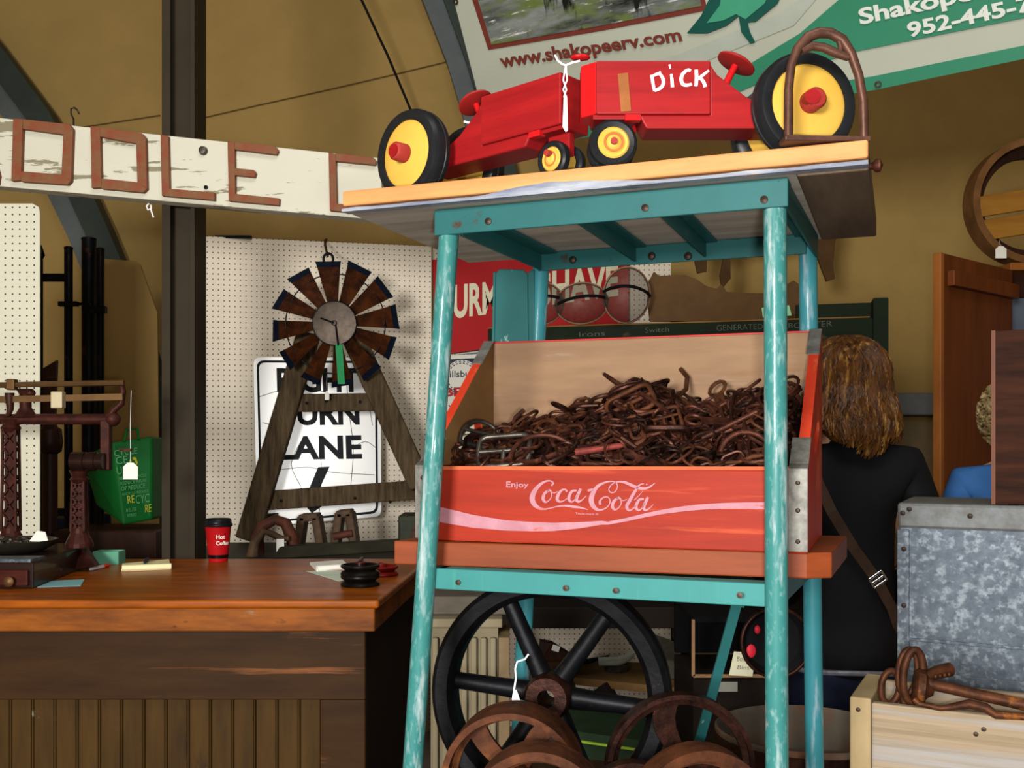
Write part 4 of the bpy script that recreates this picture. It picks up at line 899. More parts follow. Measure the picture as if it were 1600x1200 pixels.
def k_ring(mb, R_=.022, r=.0018): mb.tube(circ((0, 0, 0), R_, n=22, v=(0, 1, 0)), r, 7, True)
def k_dring(mb, R_=.024, r=.0019): mb.tube(circ((0, 0, 0), R_, 0, PI, 14, v=(0, 1, 0))[:], r, 7); mb.tube([(-R_-.002, 0, 0), (R_+.002, 0, 0)], r, 7)
def k_snap(mb, r=.0021):
    mb.tube([(-.03, 0, 0), (0, 0, 0), (.014, .002, 0), (.024, .010, 0), (.024, .022, 0), (.012, .027, 0), (.004, .020, 0)], [r*1.4, r*1.5, r*1.3, r*1.2, r*1.1, r, r*.7], 7); mb.tube(circ((-.040, 0, 0), .011, n=14, v=(0, 1, 0)), r*.8, 6, True)
def k_bit(mb, r=.0022):
    mb.tube([(-.042, 0, 0), (-.02, .004, 0), (0, -.002, 0), (.02, .004, 0), (.042, 0, 0)], [r, r*1.5, r*1.1, r*1.5, r], 8)
    for s in (-1, 1): mb.tube([V((s*.046, 0, 0))+V((math.cos(a)*.014, math.sin(a)*.018, math.sin(a)*.006)) for a in [2*PI*i/16 for i in range(16)]], r*.8, 6, True)
def k_comb(mb, w_=.078, h_=.040, r=.0028):
    mb.tube(rr(w_, h_, .15), r, 7, True); mb.tube([(-w_/2, h_*.12, 0), (w_/2, h_*.12, 0)], r*.8, 6)
    for i in range(5): mb.tube([(-w_*.36+w_*.18*i, -h_/2, 0), (-w_*.36+w_*.18*i, h_*.12, 0)], r*.75, 6)
def k_arc(mb, R_=.028, r=.002): mb.tube(circ((0, 0, 0), R_, .2, 2.6, 14, v=(0, 1, 0)), r, 7)
def k_chain(mb, r=.0017):
    for i in range(4):
        c = V((i*.017-.026, 0, 0)); b = [p*1.0 for p in rr(.024, .013, .5)]
        mb.tube([c+(V((p.x, p.y, .002*math.sin(p.x*90))) if i % 2 == 0 else V((p.x, p.y*.25, p.y*.9))) for p in b], r, 6, True)
def k_strap(mb):
    mb.box((0, 0, 0), (.070, .010, .003)); mb.tube(circ((.043, 0, 0), .009, n=12, v=(0, 1, 0)), .0019, 6, True); mb.tube(circ((-.043, 0, 0), .009, n=12, v=(0, 1, 0)), .0019, 6, True)
def k_rod(mb, r=.0022): mb.tube([(-.042, -.006, 0), (-.02, 0, 0), (.025, .002, 0), (.04, .010, .003), (.045, .020, .003)], r, 7)
def k_square(mb, w_=.034, r=.0026): mb.tube(rr(w_, w_, .12, 2), r, 6, True); mb.tube([(-w_/2, 0, 0), (w_/2, 0, 0)], r*.8, 6)
KINDS = [('harness_buckle', k_buckle, 'rusty single bar harness buckle lying in the heap inside the red crate', 'buckle', 'rusty single bar buckles in the crate', 6),
 ('strap_slide', k_double, 'rusty double bar strap slide lying in the heap inside the red crate', 'buckle', 'rusty double bar slides in the crate', 5),
 ('iron_ring', k_ring, 'rusty round iron ring lying in the heap inside the red crate', 'ring', 'rusty iron rings in the crate', 4),
 ('dee_ring', k_dring, 'rusty half round dee ring lying in the heap inside the red crate', 'ring', 'rusty dee rings in the crate', 3),
 ('snap_hook', k_snap, 'rusty snap hook with an eye lying in the heap inside the red crate', 'hook', 'rusty snap hooks in the crate', 4),
 ('bridle_bit', k_bit, 'rusty jointed bridle bit with two rings in the heap inside the red crate', 'bridle bit', 'rusty bridle bits in the crate', 4),
 ('iron_hook', k_arc, 'rusty curved iron hook lying in the heap inside the red crate', 'hook', 'rusty curved hooks in the crate', 3),
 ('chain_piece', k_chain, 'short rusty piece of chain lying in the heap inside the red crate', 'chain', 'short rusty chains in the crate', 3),
 ('harness_link', k_strap, 'rusty flat iron link with an eye at each end inside the red crate', 'link', 'rusty flat links in the crate', 3),
 ('bent_rod', k_rod, 'rusty bent iron rod lying in the heap inside the red crate', 'rod', 'rusty bent rods in the crate', 4),
 ('square_buckle', k_square, 'rusty small square buckle lying in the heap inside the red crate', 'buckle', 'rusty square buckles in the crate', 4)]
HB = [(0, .108), (.1, .122), (.2, .148), (.35, .158), (.45, .182), (.53, .198), (.60, .194), (.68, .166), (.75, .160), (.82, .188), (.9, .194), (1, .180)]
def hb(s):
    for (a, x), (b, y) in zip(HB[:-1], HB[1:]):
        if s <= b: return x+(y-x)*(s-a)/(b-a)
    return HB[-1][1]
def hgt(u, v):
    t_ = max(0, min(1, v/.16)); t_ = t_*t_*(3-2*t_); return .097+(hb(u/KW)-.097)*t_
def inside(me, M_, z0=.012):
    for v_ in me.vertices:
        p = M_ @ v_.co-K0; a = p.dot(ku); b = V((p.x, p.y, 0)).dot(kv)
        if not (th+.002 < a < KW-th-.002 and b < KD-th-.002): return False
        if b < th+.002 and p.z+K0.z-zk < KH+.003: return False
        if b < -.002: return False
    return True
# dark packed core of the heap
mb = MB()
mb.grid(lambda a, b: kp(.014+(KW-.028)*a, .014+(KD-.028)*b, hgt(KW*a, KD*b)-.022+.006*mnoise.noise(V((a*22, b*12, 1)))), 60, 30)
g2 = len(mb.b.faces)
for i in range(260):
    u, v = R.uniform(.03, KW-.03), R.uniform(.03, KD-.05); sub_ = MB(); R.choice(KINDS)[1](sub_)
    M_ = Matrix.Translation(kp(u, v, hgt(u, v)-.018+R.uniform(-.004, .004))) @ Matrix.Rotation(R.random()*6.28, 4, 'Z') @ Matrix.Rotation(R.uniform(-.6, .6), 4, 'X') @ Matrix.Rotation(R.uniform(-.5, .5), 4, 'Y')
    sub_.b.transform(M_); me = bpy.data.meshes.new('x'); sub_.b.to_mesh(me)
    if inside(me, Matrix.Identity(4)): mb.b.from_mesh(me)
    sub_.b.free(); bpy.data.meshes.remove(me)
tag(mb.obj('tack_heap', mat('heap_core_rust', '#2a1711', .5, .5, c2='#100907', scale=50, bump=.4), smooth=True), 'tangled rusty mass of small harness iron filling the bottom of the red crate', 'harness iron', kind='stuff')
protos = {}
for nm, fn, lb, ct, gr, wt in KINDS:
    for mi, m in enumerate((RUST, RUST3, RUST2)):
        mb = MB(); fn(mb); o = mb.obj(nm, m, smooth=True, center=(0, 0, 0)); protos[(nm, mi)] = o.data; bpy.data.objects.remove(o)
pool = [k for k in KINDS for _ in range(k[5])]
nn = 0; tries = 0; spots_ = []
while nn < 235 and tries < 9000:
    tries += 1
    u, v = R.uniform(.028, KW-.028), R.uniform(.022, .215)**1.0
    dens = .013+.006*R.random()
    if any((u-a)**2+(v-b)**2 < dens**2 for a, b in spots_): continue
    nm, fn, lb, ct, gr, wt = R.choice(pool)
    o = bpy.data.objects.new(nm, protos[(nm, R.choice((0, 0, 0, 0, 1, 1, 1, 2)))]); COL.objects.link(o)
    s_ = R.uniform(.95, 1.6)
    e = .006; gx = (hgt(u+e, v)-hgt(u-e, v))/(2*e); gy = (hgt(u, v+e)-hgt(u, max(v-e, 0)))/(2*e)
    nrm = (V((0, 0, 1))-ku*gx-kv*gy*.8+V((R.gauss(0, .38), R.gauss(0, .38)-.15, 0))).normalized()
    q_ = V((0, 0, 1)).rotation_difference(nrm).to_matrix().to_4x4()
    M_ = Matrix.Translation(kp(u, v, hgt(u, v)-.004+R.uniform(-.004, .008))) @ q_ @ Matrix.Rotation(R.random()*6.28, 4, 'Z') @ Matrix.Scale(s_, 4)
    if not inside(o.data, M_): bpy.data.objects.remove(o); continue
    spots_.append((u, v)); o.matrix_world = M_
    tag(o, lb, ct, gr); nn += 1
# the pieces that stand out
def on_heap(px, py):
    """point where the line of sight meets the heap, a little above it"""
    d = V(((px-800)/F, 1, (690-py)/F)); c = V((0, 0, H)); t_ = 1.12
    while t_ < 1.7:
        p = c+d*t_; q_ = p-K0; u, v = q_.dot(ku), V((q_.x, q_.y, 0)).dot(kv)
        if 0 < v < KD and p.z-zk < hgt(u, v)+.012: break
        t_ += .003
    return c+d*(t_-.004)
def hero(nm, fn, m, px, py, y, rot, sc_, label, cat):
    mb = MB(); fn(mb); o = mb.obj(nm, m, smooth=True, center=(0, 0, 0)); o.location = on_heap(px, py); o.rotation_euler = [math.radians(a) for a in rot]; o.scale = (sc_,)*3
    return tag(o, label, cat)
def k_stirr(mb):
    mb.tube(circ((0, 0, 0), .034, -.15, PI+.15, 18, v=(0, 1, 0), r2=.036), [.003]*19, 8); mb.tube([(-.034, -.004, 0), (.034, -.004, 0)], .0042, 8); mb.tube([(-.030, .018, 0), (.030, .018, 0)], .003, 8)
def k_frame(mb): 
    mb.tube(rr(.066, .044, .25), .0036, 8, True); mb.tube([(-.033, 0, 0), (.033, 0, 0)], .0034, 8); mb.tube([(0, -.022, 0), (0, 0, 0)], .0034, 8)
hero('stirrup_iron', k_stirr, STEEL, 753, 694, 1.355, (68, 12, 22), .95, 'grey worn stirrup shaped loop at the far left of the heap in the crate', 'loop')
hero('steel_buckle', k_frame, STEEL, 787, 704, 1.33, (58, -4, -14), 1.05, 'large grey steel buckle with crossbars at the left front of the heap', 'buckle')
hero('strap_slide', k_double, STEEL, 786, 645, 1.48, (62, 0, 20), .75, 'dark upright strap slide leaning on the crate side at the back', 'buckle')
hero('curb_bit', k_comb, RUST2, 1023, 660, 1.345, (58, -14, -6), .85, 'large rusty ladder shaped bit standing out in the middle of the heap', 'bridle bit')
hero('iron_ring', lambda m_: k_ring(m_, .026, .0028), IRON, 1104, 634, 1.36, (72, 0, -20), .95, 'black iron ring standing upright at the right of the heap', 'ring')
hero('bent_rod', lambda m_: m_.tube([(-.040, 0, 0), (.040, 0, 0)], .0036, 8), RUST, 1140, 664, 1.30, (0, -26, -20), .95, 'straight rusty rod lying diagonally near the front leg in the heap', 'rod')
hero('red_rod', lambda m_: m_.tube([(-.036, 0, 0), (-.03, .003, 0), (.03, 0, 0), (.036, .004, 0)], [.0055, .005, .004, .003], 8), mat('rust_red', '#7a332c', .6, .2, c2='#4c201c', scale=40, bump=.3), 930, 702, 1.30, (0, -8, -20), 1.0, 'reddish iron rod lying at the front middle of the heap', 'rod')
hero('harness_hook', lambda m_: (k_frame(m_),), RUST2, 985, 630, 1.42, (50, -26, -10), .95, 'rusty frame with crossbars at the top of the heap in the crate', 'buckle')
hero('big_ring', lambda m_: m_.tube(circ((0, 0, 0), .030, .1, 3.0, 14, v=(0, 1, 0)), .0034, 8), RUST, 1165, 712, 1.235, (70, 0, -15), 1.0, 'rusty half ring arching at the front right of the heap', 'ring')

# ================================================================== TOY TRACTORS
TRED = mat('toy_red', '#8a1618', .45, c2='#741013', scale=16, stretch=(.3, 1, 4), bump=.12, spots=[('#6a1414', 26, .66, .74, (.4, 1, 2)), ('#c08a5a', 40, .74, .76, (1, 1, 1))])
TREDF = mat('toy_bright_red', '#a81215', .38, var=.08, scale=8, bump=.06)
TIRE = mat('toy_tyre_rubber', '#17181a', .35, var=.2, scale=20, bump=.08)
TYEL = mat('toy_yellow', '#bf9a44', .42, c2='#b58c36', scale=9, bump=.06, spots=[('#9a6a28', 16, .70, .78, (1, 1, 1))])
TCAP = mat('toy_axle_red', '#94302a', .5, c2='#7c2620', scale=20, bump=.08)
WHT = mat('white_brush_paint', '#ece6e2', .6, var=.04, bump=0)
def tractor(label):
    t = thing('toy_tractor', label, 'toy tractor', (0, 0, 0), None)
    hw = .0275
    bd = [(.10, .119), (.092, .107), (.058, .081), (.030, .068), (-.012, .066), (-.012, .044), (.174, .044), (.183, .060), (.10, .060)]
    MB().prism([V((x, hw-.003, z)) for x, z in bd], (0, -2*(hw-.003), 0)).obj('body', TRED, t, bevel=.002)
    MB().prism([V((x, hw, z)) for x, z in ((.100, .060), (.2325, .060), (.2325, .122), (.100, .122))], (0, -2*hw, 0)).obj('hood', TRED, t, bevel=.002)
    mb = MB(); mb.hexa([V((.2325, hw-.001, .0605)), V((.2325, -hw+.001, .0605)), V((.2490, -hw+.016, .0605)), V((.2490, hw-.016, .0605))], [V((.2325, hw-.001, .1215)), V((.2325, -hw+.001, .1215)), V((.2490, -hw+.016, .1215)), V((.2490, hw-.016, .1215))])
    mb.obj('nose_block', TREDF, t, bevel=.0015)
    mb = MB(); mb.box((.211, 0, .044), (.034, .010, .032)).box((.211, 0, .0585), (.05, .044, .006)); mb.obj('front_pedestal', TRED, t, bevel=.001)
    for s in (-1, 1): MB().box((.190, s*(hw-.006), .0565), (.018, .010, .007)).obj('pedestal_block', TREDF, t)
    MB().tube([(0, -.088, .060), (0, .088, .060)], .0085, 14).obj('rear_axle', TRED, t, smooth=True)
    MB().tube([(.212, -.030, .0288), (.212, .030, .0288)], .004, 10).obj('front_axle', TCAP, t, smooth=True)
    MB().tube([(.084, 0, .09), (.066, 0, .126)], .0042, 10).obj('steering_stem', TREDF, t, smooth=True)
    MB().lathe([(0, -.0025), (.020, -.0025), (.0235, -.001), (.0235, .0015), (.020, .0035), (0, .0035)], (.065, 0, .128), (-.46, 0, .89), 28).obj('steering_wheel', mat('toy_dark_red', '#7c1a18', .45, var=.12, scale=14, bump=.08), t, smooth=40)
    for s in (-1, 1):
        ax = (0, s, 0); o_ = (0, s*.0375, .060)
        w_ = MB().lathe([(.044, .0), (.054, .0), (.0585, .003), (.0600, .008), (.0600, .0105), (.0588, .0115), (.0588, .0125), (.0600, .0135), (.0600, .020), (.0590, .0235), (.0562, .0285), (.052, .030), (.0445, .0285)], o_, ax, 48, ring=True).obj('rear_tyre', TIRE, t, smooth=35)
        MB().lathe([(0, .004), (.0445, .004), (.0445, .0255), (.041, .0272), (.02, .0295), (0, .030)], o_, ax, 48).obj('wheel_disc', TYEL, w_, smooth=40)
        MB().lathe([(0, .027), (.0125, .027), (.0120, .046), (.0095, .049), (0, .0495)], o_, ax, 20).obj('axle_cap', TCAP, w_, smooth=40)
        o_ = (.212, s*.0075, .0288)
        w_ = MB().lathe([(.018, 0), (.025, 0), (.0282, .003), (.0285, .008), (.0275, .013), (.024, .0155), (.0185, .0145)], o_, ax, 36, ring=True).obj('front_tyre', TIRE, t, smooth=35)
        MB().lathe([(0, .002), (.0187, .002), (.0187, .0135), (.0165, .0155), (.0135, .0150), (.0120, .0165), (.008, .0165), (.0065, .018), (.003, .0185), (0, .017)], o_, ax, 30).obj('wheel_disc', TYEL, w_, smooth=40)
        MB().lathe([(.0085, .0164), (.0118, .0164), (.0112, .0172), (.0090, .0172)], o_, ax, 24, ring=True).obj('wear_ring', mat('wheel_wear', '#9a5a28', .6, var=.2, bump=0), w_)
    return t
zt = zt1+.0004
t1 = tractor('red toy tractor at the left, turned towards the viewer, with a price string')
t2 = copy_tree(t1); bpy.data.objects.remove([c for c in kids(t1) if c.name.startswith('nose_block')][0]); t2['label'] = 'red toy tractor with DICK painted in white on its hood'
t1.location = (-.096, 1.396, zt); t1.rotation_euler = (0, 0, math.radians(-42.2))
for c in kids(t1):
    if c.name.startswith('front_tyre'): c.scale = (.80,)*3; c.location.z *= .80
for c in kids(t2):
    if c.name.startswith('rear_tyre') and c.location.y > 0: c.rotation_euler = (0, 0, math.radians(11))
t2.location = (.330, 1.2115, zt); t2.rotation_euler = (0, 0, PI)
dpl = lambda x, y: on_plane(780+x/4.706, 60+y/4.706, (0, 1.184, 0), (0, 1, 0), .0009)
mb = MB()
mb.ribbon([(1122, 268), (1130, 325), (1142, 388)], [22, 22, 18], dpl); mb.ribbon([(1118, 282), (1160, 262), (1182, 262), (1205, 300), (1206, 335), (1184, 366), (1142, 384)], [16, 20, 20, 24, 24, 24, 20], dpl)
mb.ribbon([(1182, 240), (1184, 262)], [6, 16], dpl)
mb.ribbon([(1264, 262), (1270, 300), (1274, 358)], [16, 22, 24], dpl); mb.ribbon([(1252, 192), (1258, 222)], [14, 12], dpl)
mb.ribbon([(1408, 238), (1385, 232), (1350, 262), (1338, 300), (1350, 335), (1380, 344), (1416, 335)], [22, 22, 24, 26, 26, 22, 18], dpl)
mb.ribbon([(1448, 230), (1452, 290), (1446, 352)], [24, 26, 24], dpl); mb.ribbon([(1542, 235), (1500, 268), (1458, 300)], [14, 20, 18], dpl); mb.ribbon([(1474, 290), (1500, 315), (1516, 356)], [18, 24, 26], dpl)
SC.view_layers[0].update()
mb.obj('painted_name', WHT, t2)
mb = MB(); mb.prism([on_plane(x, y, (0, 1.184, 0), (0, 1, 0), .0003) for x, y in ((965, 116), (981, 114), (986, 174), (970, 175))], (0, -.0012, 0)).obj('brown_patch', mat('tape_brown', '#8a5228', .6, c2='#6e3f1e', scale=18, bump=.2), t2)
# strings and tags on the toys
sY = 1.195
tg = thing('price_tag', 'narrow white price tag on a twisted string hanging between the two toy noses', 'price tag', tuple(P(883, 200, sY)))
MB().tube([P(x, y, sY) for x, y in ((867, 86), (871, 94), (878, 100), (884, 102), (894, 98), (906, 95))], .0011, 6).tube([P(884, 101, sY), P(880, 125, sY), P(885, 140, sY), P(881, 152, sY)], .0009, 6).tube([P(884, 101, sY), P(886, 125, sY), P(880, 140, sY), P(885, 152, sY)], .0009, 6).obj('string', STRING, tg)
MB().prism([P(x, y, sY) for x, y in ((881, 152), (886, 152), (887, 204), (884, 206), (879, 198))], (0, .0008, 0)).obj('card', PAPER, tg)
tag(MB().tube([P(x, y, 1.33) for x, y in ((725, 190), (733, 192), (745, 189), (751, 180), (753, 172), (758, 168))], .0014, 6).tube([P(x, y, 1.33) for x, y in ((745, 189), (752, 184), (758, 178))], .0014, 6).obj('string', STRING), 'loose white string hanging at the steering wheel of the left toy tractor', 'string')
tag(MB().ell(P(907, 90, 1.26), (.013, .009, .0035)).obj('red_button', TREDF), 'small flat red knob behind the nose of the toy with DICK', 'knob')

# ================================================================== IRON STIRRUP ON THE TABLETOP
IY = 1.098
STI = mat('stirrup_iron', '#5a3c30', .45, .4, c2='#3c2820', scale=30, bump=.2)
t = thing('iron_stirrup', 'brown iron riding stirrup standing on the tabletop in front of the yellow wheel', 'stirrup', (P(1290, 215, IY).x, IY, zt))
q = lambda pts, y=IY: [P(a, b, y) for a, b in pts]
zb_ = zt+.006
L0 = P(1232, 200, IY); L0.z = zb_; R0 = P(1350, 200, IY+.004); R0.z = zb_
MB().tube([L0]+q([(1232, 180), (1232, 140), (1236, 104), (1246, 76), (1262, 58), (1280, 51), (1298, 52), (1316, 62), (1330, 84), (1342, 118), (1349, 160)])+[R0], [.0050, .0050, .0048, .0048, .0052, .0058, .0058, .0056, .0056, .0052, .0048, .005, .005], 12).obj('bow', STI, t, smooth=True)
MB().tube(q([(1252, 80), (1268, 72), (1286, 74), (1304, 82), (1326, 90)]), [.004, .005, .0048, .005, .004], 10).tube(q([(1310, 60), (1314, 74), (1312, 84)]), .0035, 8).obj('strap_bar', STI, t, smooth=True)
MB().prism([V((p.x, p.y, zb_-.005)) for p in (L0+V((-.007, -.012, 0)), R0+V((.004, -.012, 0)), R0+V((.004, .014, 0)), L0+V((-.007, .014, 0)))], (0, 0, .006)).obj('tread', STI, t, bevel=.002)
# ================================================================== IRON WHEELS ON THE LOW SHELF
def spoke_wheel(name, label, px, py_top, y, R_, yaw, m, width, rim_t, spokes, spoke_fn, hub_r, tilt=0, cat='wheel', hub_m=None, a_off=0.):
    n = V((-math.sin(yaw), -math.cos(yaw), 0)); c = P(px, py_top, y); c.z = ZS+R_+.001; u = V((math.cos(yaw), -math.sin(yaw), 0)); z = V((0, 0, 1))
    t = thing(name, label, cat, (c.x, c.y, ZS))
    return t, c, n, u, z
def rimlathe(t, c, n, R_, width, rt, m, lip=0.):
    MB().lathe([(R_-rt, -width/2), (R_-lip, -width/2), (R_, -width/2+.004), (R_, width/2-.004), (R_-lip, width/2), (R_-rt, width/2)], c, n, 64, ring=True).obj('rim', m, t, smooth=35)
t, c, n, u, z = spoke_wheel('flywheel', 'big black six spoked iron flywheel standing under the teal stand', 860, 927, 1.40, .164, math.radians(14), IRON, 0, 0, 6, None, 0)
Rf = .164
MB().lathe([(Rf-.030, -.012), (Rf-.022, -.022), (Rf-.006, -.024), (Rf, -.019), (Rf, -.005), (Rf-.004, 0), (Rf, .005), (Rf, .019), (Rf-.006, .024), (Rf-.022, .022), (Rf-.030, .012)], c, n, 72, ring=True).obj('rim', IRON, t, smooth=35)
for k in range(6):
    a = math.radians(55+60*k); d = u*math.cos(a)+z*math.sin(a)
    MB().tube([c+d*.02, c+d*.07, c+d*(Rf-.026)], [.0145, .0125, .0115], 12).obj('spoke', IRON, t, smooth=True)
MB().lathe([(.012, -.03), (.028, -.03), (.032, -.022), (.032, .022), (.028, .03), (.012, .03)], c, n, 24, ring=True).obj('hub', RUST3, t, smooth=35)
tg = thing('price_tag', 'white paper tag on a string tied to the black flywheel', 'price tag', tuple(P(808, 1095, 1.36)))
MB().tube([P(x, y, 1.365) for x, y in ((826, 1022), (820, 1030), (808, 1034), (805, 1045), (806, 1060), (803, 1080))], .0012, 6).obj('string', STRING, tg)
MB().prism([P(x, y, 1.36) for x, y in ((802, 1078), (807, 1078), (814, 1098), (814, 1120), (797, 1112))], (0, .001, 0)).obj('card', PAPER, tg)
def flat_spoke(c, n, u, a, r0, r1, w0, w1, th_, mb, bend=0.):
    z = V((0, 0, 1)); row = []
    for i in range(7):
        t_ = i/6; r = r0+(r1-r0)*t_; aa = a+bend*math.sin(t_*PI)*.5; d = u*math.cos(aa)+z*math.sin(aa); s = -u*math.sin(aa)+z*math.cos(aa); w_ = w0+(w1-w0)*t_
        row.append([mb.b.verts.new(c+d*r+s*w_*q+n*th_*e) for q, e in ((-.5, -.5), (.5, -.5), (.5, .5), (-.5, .5))])
    for i in range(6):
        for j in range(4): mb.b.faces.new((row[i][j], row[i][(j+1) % 4], row[i+1][(j+1) % 4], row[i+1][j]))
    mb.b.faces.new(row[0]); mb.b.faces.new(row[-1][::-1]); return mb
def pulley_w(label, px, y, R_, width, rt, m, ns, w0, w1, yaw, a0, bend=0., lip=0., hub_r=.02, off=0.):
    t, c, n, u, z = spoke_wheel('cast_iron_pulley', label, px, 1100, y, R_, math.radians(yaw), m, width, rt, ns, None, hub_r)
    rimlathe(t, c, n, R_, width, rt, m, lip)
    MB().lathe([(R_-rt-.008, -.004), (R_-rt+.001, -.006), (R_-rt+.001, .006), (R_-rt-.008, .004)], c, n, 56, ring=True).obj('inner_flange', m, t, smooth=35)
    for k in range(ns): flat_spoke(c, n, u, math.radians(a0+360/ns*k), hub_r*.8, R_-rt-.002, w0, w1, .008, MB(), bend).obj('spoke', m, t, bevel=.001)
    MB().lathe([(hub_r*.45, -width*.45), (hub_r, -width*.45), (hub_r*1.1, 0), (hub_r, width*.45), (hub_r*.45, width*.45)], c, n, 24, ring=True).obj('hub', m, t, smooth=35)
    return t
pulley_w('rusty wide rimmed pulley wheel in front of the black flywheel', 803, 1.292, .0872, .066, .008, RUST2, 5, .020, .026, 8, 128, .15)
pulley_w('smaller rusty wheel in front of the wide rimmed pulley', 842, 1.175, .0800, .050, .010, RUST2, 4, .02, .02, 6, 45)
pulley_w('thin rimmed dark iron wheel with broad curved spokes beside the right front leg', 1062, 1.300, .0950, .022, .006, IRON if False else RUST3, 3, .020, .034, -4, 100, .35)
pulley_w('rusty thick rimmed wheel in front of the thin rimmed wheel', 1092, 1.175, .0800, .040, .012, RUST2, 4, .02, .02, -8, 45)
pulley_w('small dark iron wheel between the two rusty front wheels', 988, 1.225, .0635, .020, .008, RUST3, 4, .016, .016, 0, 20)

# ================================================================== THINGS BEHIND THE STAND, LOW DOWN
HEAT = mat('cabinet_beige', '#7c725b', .65, c2='#6a614c', scale=6, stretch=(1, 1, .3), bump=.1)
t = thing('ribbed_cabinet', 'beige ribbed panel cabinet behind the black flywheel', 'cabinet', (P(728, 1000, 2.35).x, 2.45, 0))
a, b = P(672, 966, 2.3), P(778, 966, 2.3)
MB().box(((a.x+b.x)/2, 2.42, (a.z-.02)/2), (b.x-a.x, .2, a.z-.02)).obj('case', HEAT, t)
MB().box(((a.x+b.x)/2, 2.41, a.z-.01), (b.x-a.x+.02, .24, .02)).obj('top', HEAT, t, bevel=.003)
mb = MB(); k = 7
for i in range(k):
    x = a.x+(b.x-a.x)*(i+.5)/k; mb.box((x, 2.312, a.z/2), ((b.x-a.x)/k*.62, .018, a.z-.09))
mb.obj('ribs', HEAT, t, bevel=.004)
MB().box((b.x+.014, 2.36, a.z/2-.02), (.024, .16, a.z-.04)).obj('corner_post', mat('post_tan', '#6b5a40', .6, bump=.1), t)
# dark display table that carries the small tools
DKT = mat('display_table_dark', '#1d150f', .8, c2='#15100c', scale=10, stretch=(.3, 1, 1), bump=.2)
SHT = mat('tool_shelf_wood', '#7d5e34', .65, c2='#5c4325', scale=9, stretch=(.3, 1, 1), bump=.15)
t = thing('display_rack', 'dark wooden table with an open tool shelf below, carrying the green chest', 'table', (.6, 3.85, 0))
za = H-.545
MB().box((.64, 3.86, za-.035), (1.5, .98, .07)).obj('table_top', DKT, t, bevel=.004)
for x in (-.05, 1.32):
    for y in (3.45, 4.28): MB().box((x, y, (za-.07)/2), (.07, .07, za-.07)).obj('leg', DKT, t)
MB().box((P(1066, 1000, 3.75).x, 3.75, (za-.07)/2), (.075, .06, za-.07)).obj('leg', DKT, t)
KS = 1.25
zs_ = P(950, 1060, 3.55).z
s1, s2, s3, s4 = PZ(836, 1052, zs_), PZ(1085, 1078, zs_), PZ(1085, 1040, zs_), PZ(836, 1026, zs_)
MB().hexa([p-V((0, 0, .026)) for p in (s1, s2, s3, s4)], [s1, s2, s3, s4]).obj('shelf', SHT, t)
MB().bar(P(955, 1078, 3.5), P(880, 1130, 3.6), .04, .06).bar(P(780, 1112, 3.6), P(1080, 1112, 3.6), .04, .055).obj('rail', DKT, t)
tag(MB().box(((a.x+b.x)/2+.02, 2.40, a.z+.0225), (.20, .13, .042)).obj('grey_plank', mat('plank_grey', '#5b544a', .7, c2='#403a33', scale=8, stretch=(.3, 1, 1), bump=.2), bevel=.004), 'grey brown plank lying on top of the beige ribbed cabinet', 'plank')
def onshelf(px, py): return PZ(px, py, zs_)
ks = lambda *v: V(v)*KS
p = onshelf(862, 1036); tag(MB().prism([p+ks(*k_) for k_ in ((-.04, 0, .001), (.05, .02, .001), (.07, .02, .012), (.0, 0, .06), (-.035, 0, .065))], (0, .05, 0)).obj('wooden_plane', DKW, bevel=.004), 'dark wooden tool block on the shelf at the left', 'tool')
tag(MB().box(p+ks(.012, -.006, .045), (.028, .003, .022), mtx=Matrix.Rotation(.3, 3, 'Y')).obj('price_tag', PAPER), 'small cream tag on the dark tool block', 'price tag')
p = onshelf(905, 1044); tag(MB().tube([p+ks(-.045, 0, .012), p+ks(.03, .02, .016), p+ks(.09, .03, .03)], [.011, .010, .003], 8).obj('iron_tool', IRON, smooth=True), 'thin dark iron tool lying on the shelf behind the flywheel spoke', 'tool')
p = onshelf(963, 1048)
GLS = mat('dull_glass_dish', '#7d7d70', .3, var=.15, scale=20, bump=.05)
t = thing('glass_dish', 'cloudy grey glass boat dish on the tool shelf', 'dish', tuple(p))
MB().grid(lambda a_, b_: p+ks((a_-.5)*.10, (b_-.5)*.05, .014+.04*max(0, a_-.45)**2*2+.02*(b_-.5)**2*4), 14, 6).obj('bowl', GLS, t, smooth=True)
MB().lathe([(.0, 0), (.042, 0), (.046, .012), (.036, .016), (0, .016)], p, n=20).obj('foot', STEEL, t, smooth=True)
p = onshelf(1040, 1062)
tag(MB().hexa([p+ks(*k_) for k_ in ((-.05, 0, .001), (.055, 0, .001), (.055, .09, .001), (-.05, .09, .001))], [p+ks(*k_) for k_ in ((-.05, 0, .055), (.055, 0, .05), (.04, .08, .09), (-.04, .08, .12))]).obj('grey_block', mat('block_grey', '#4c483c', .7, c2='#37342c', scale=14, bump=.2), bevel=.004), 'grey wedge shaped wooden block at the right end of the tool shelf', 'block')
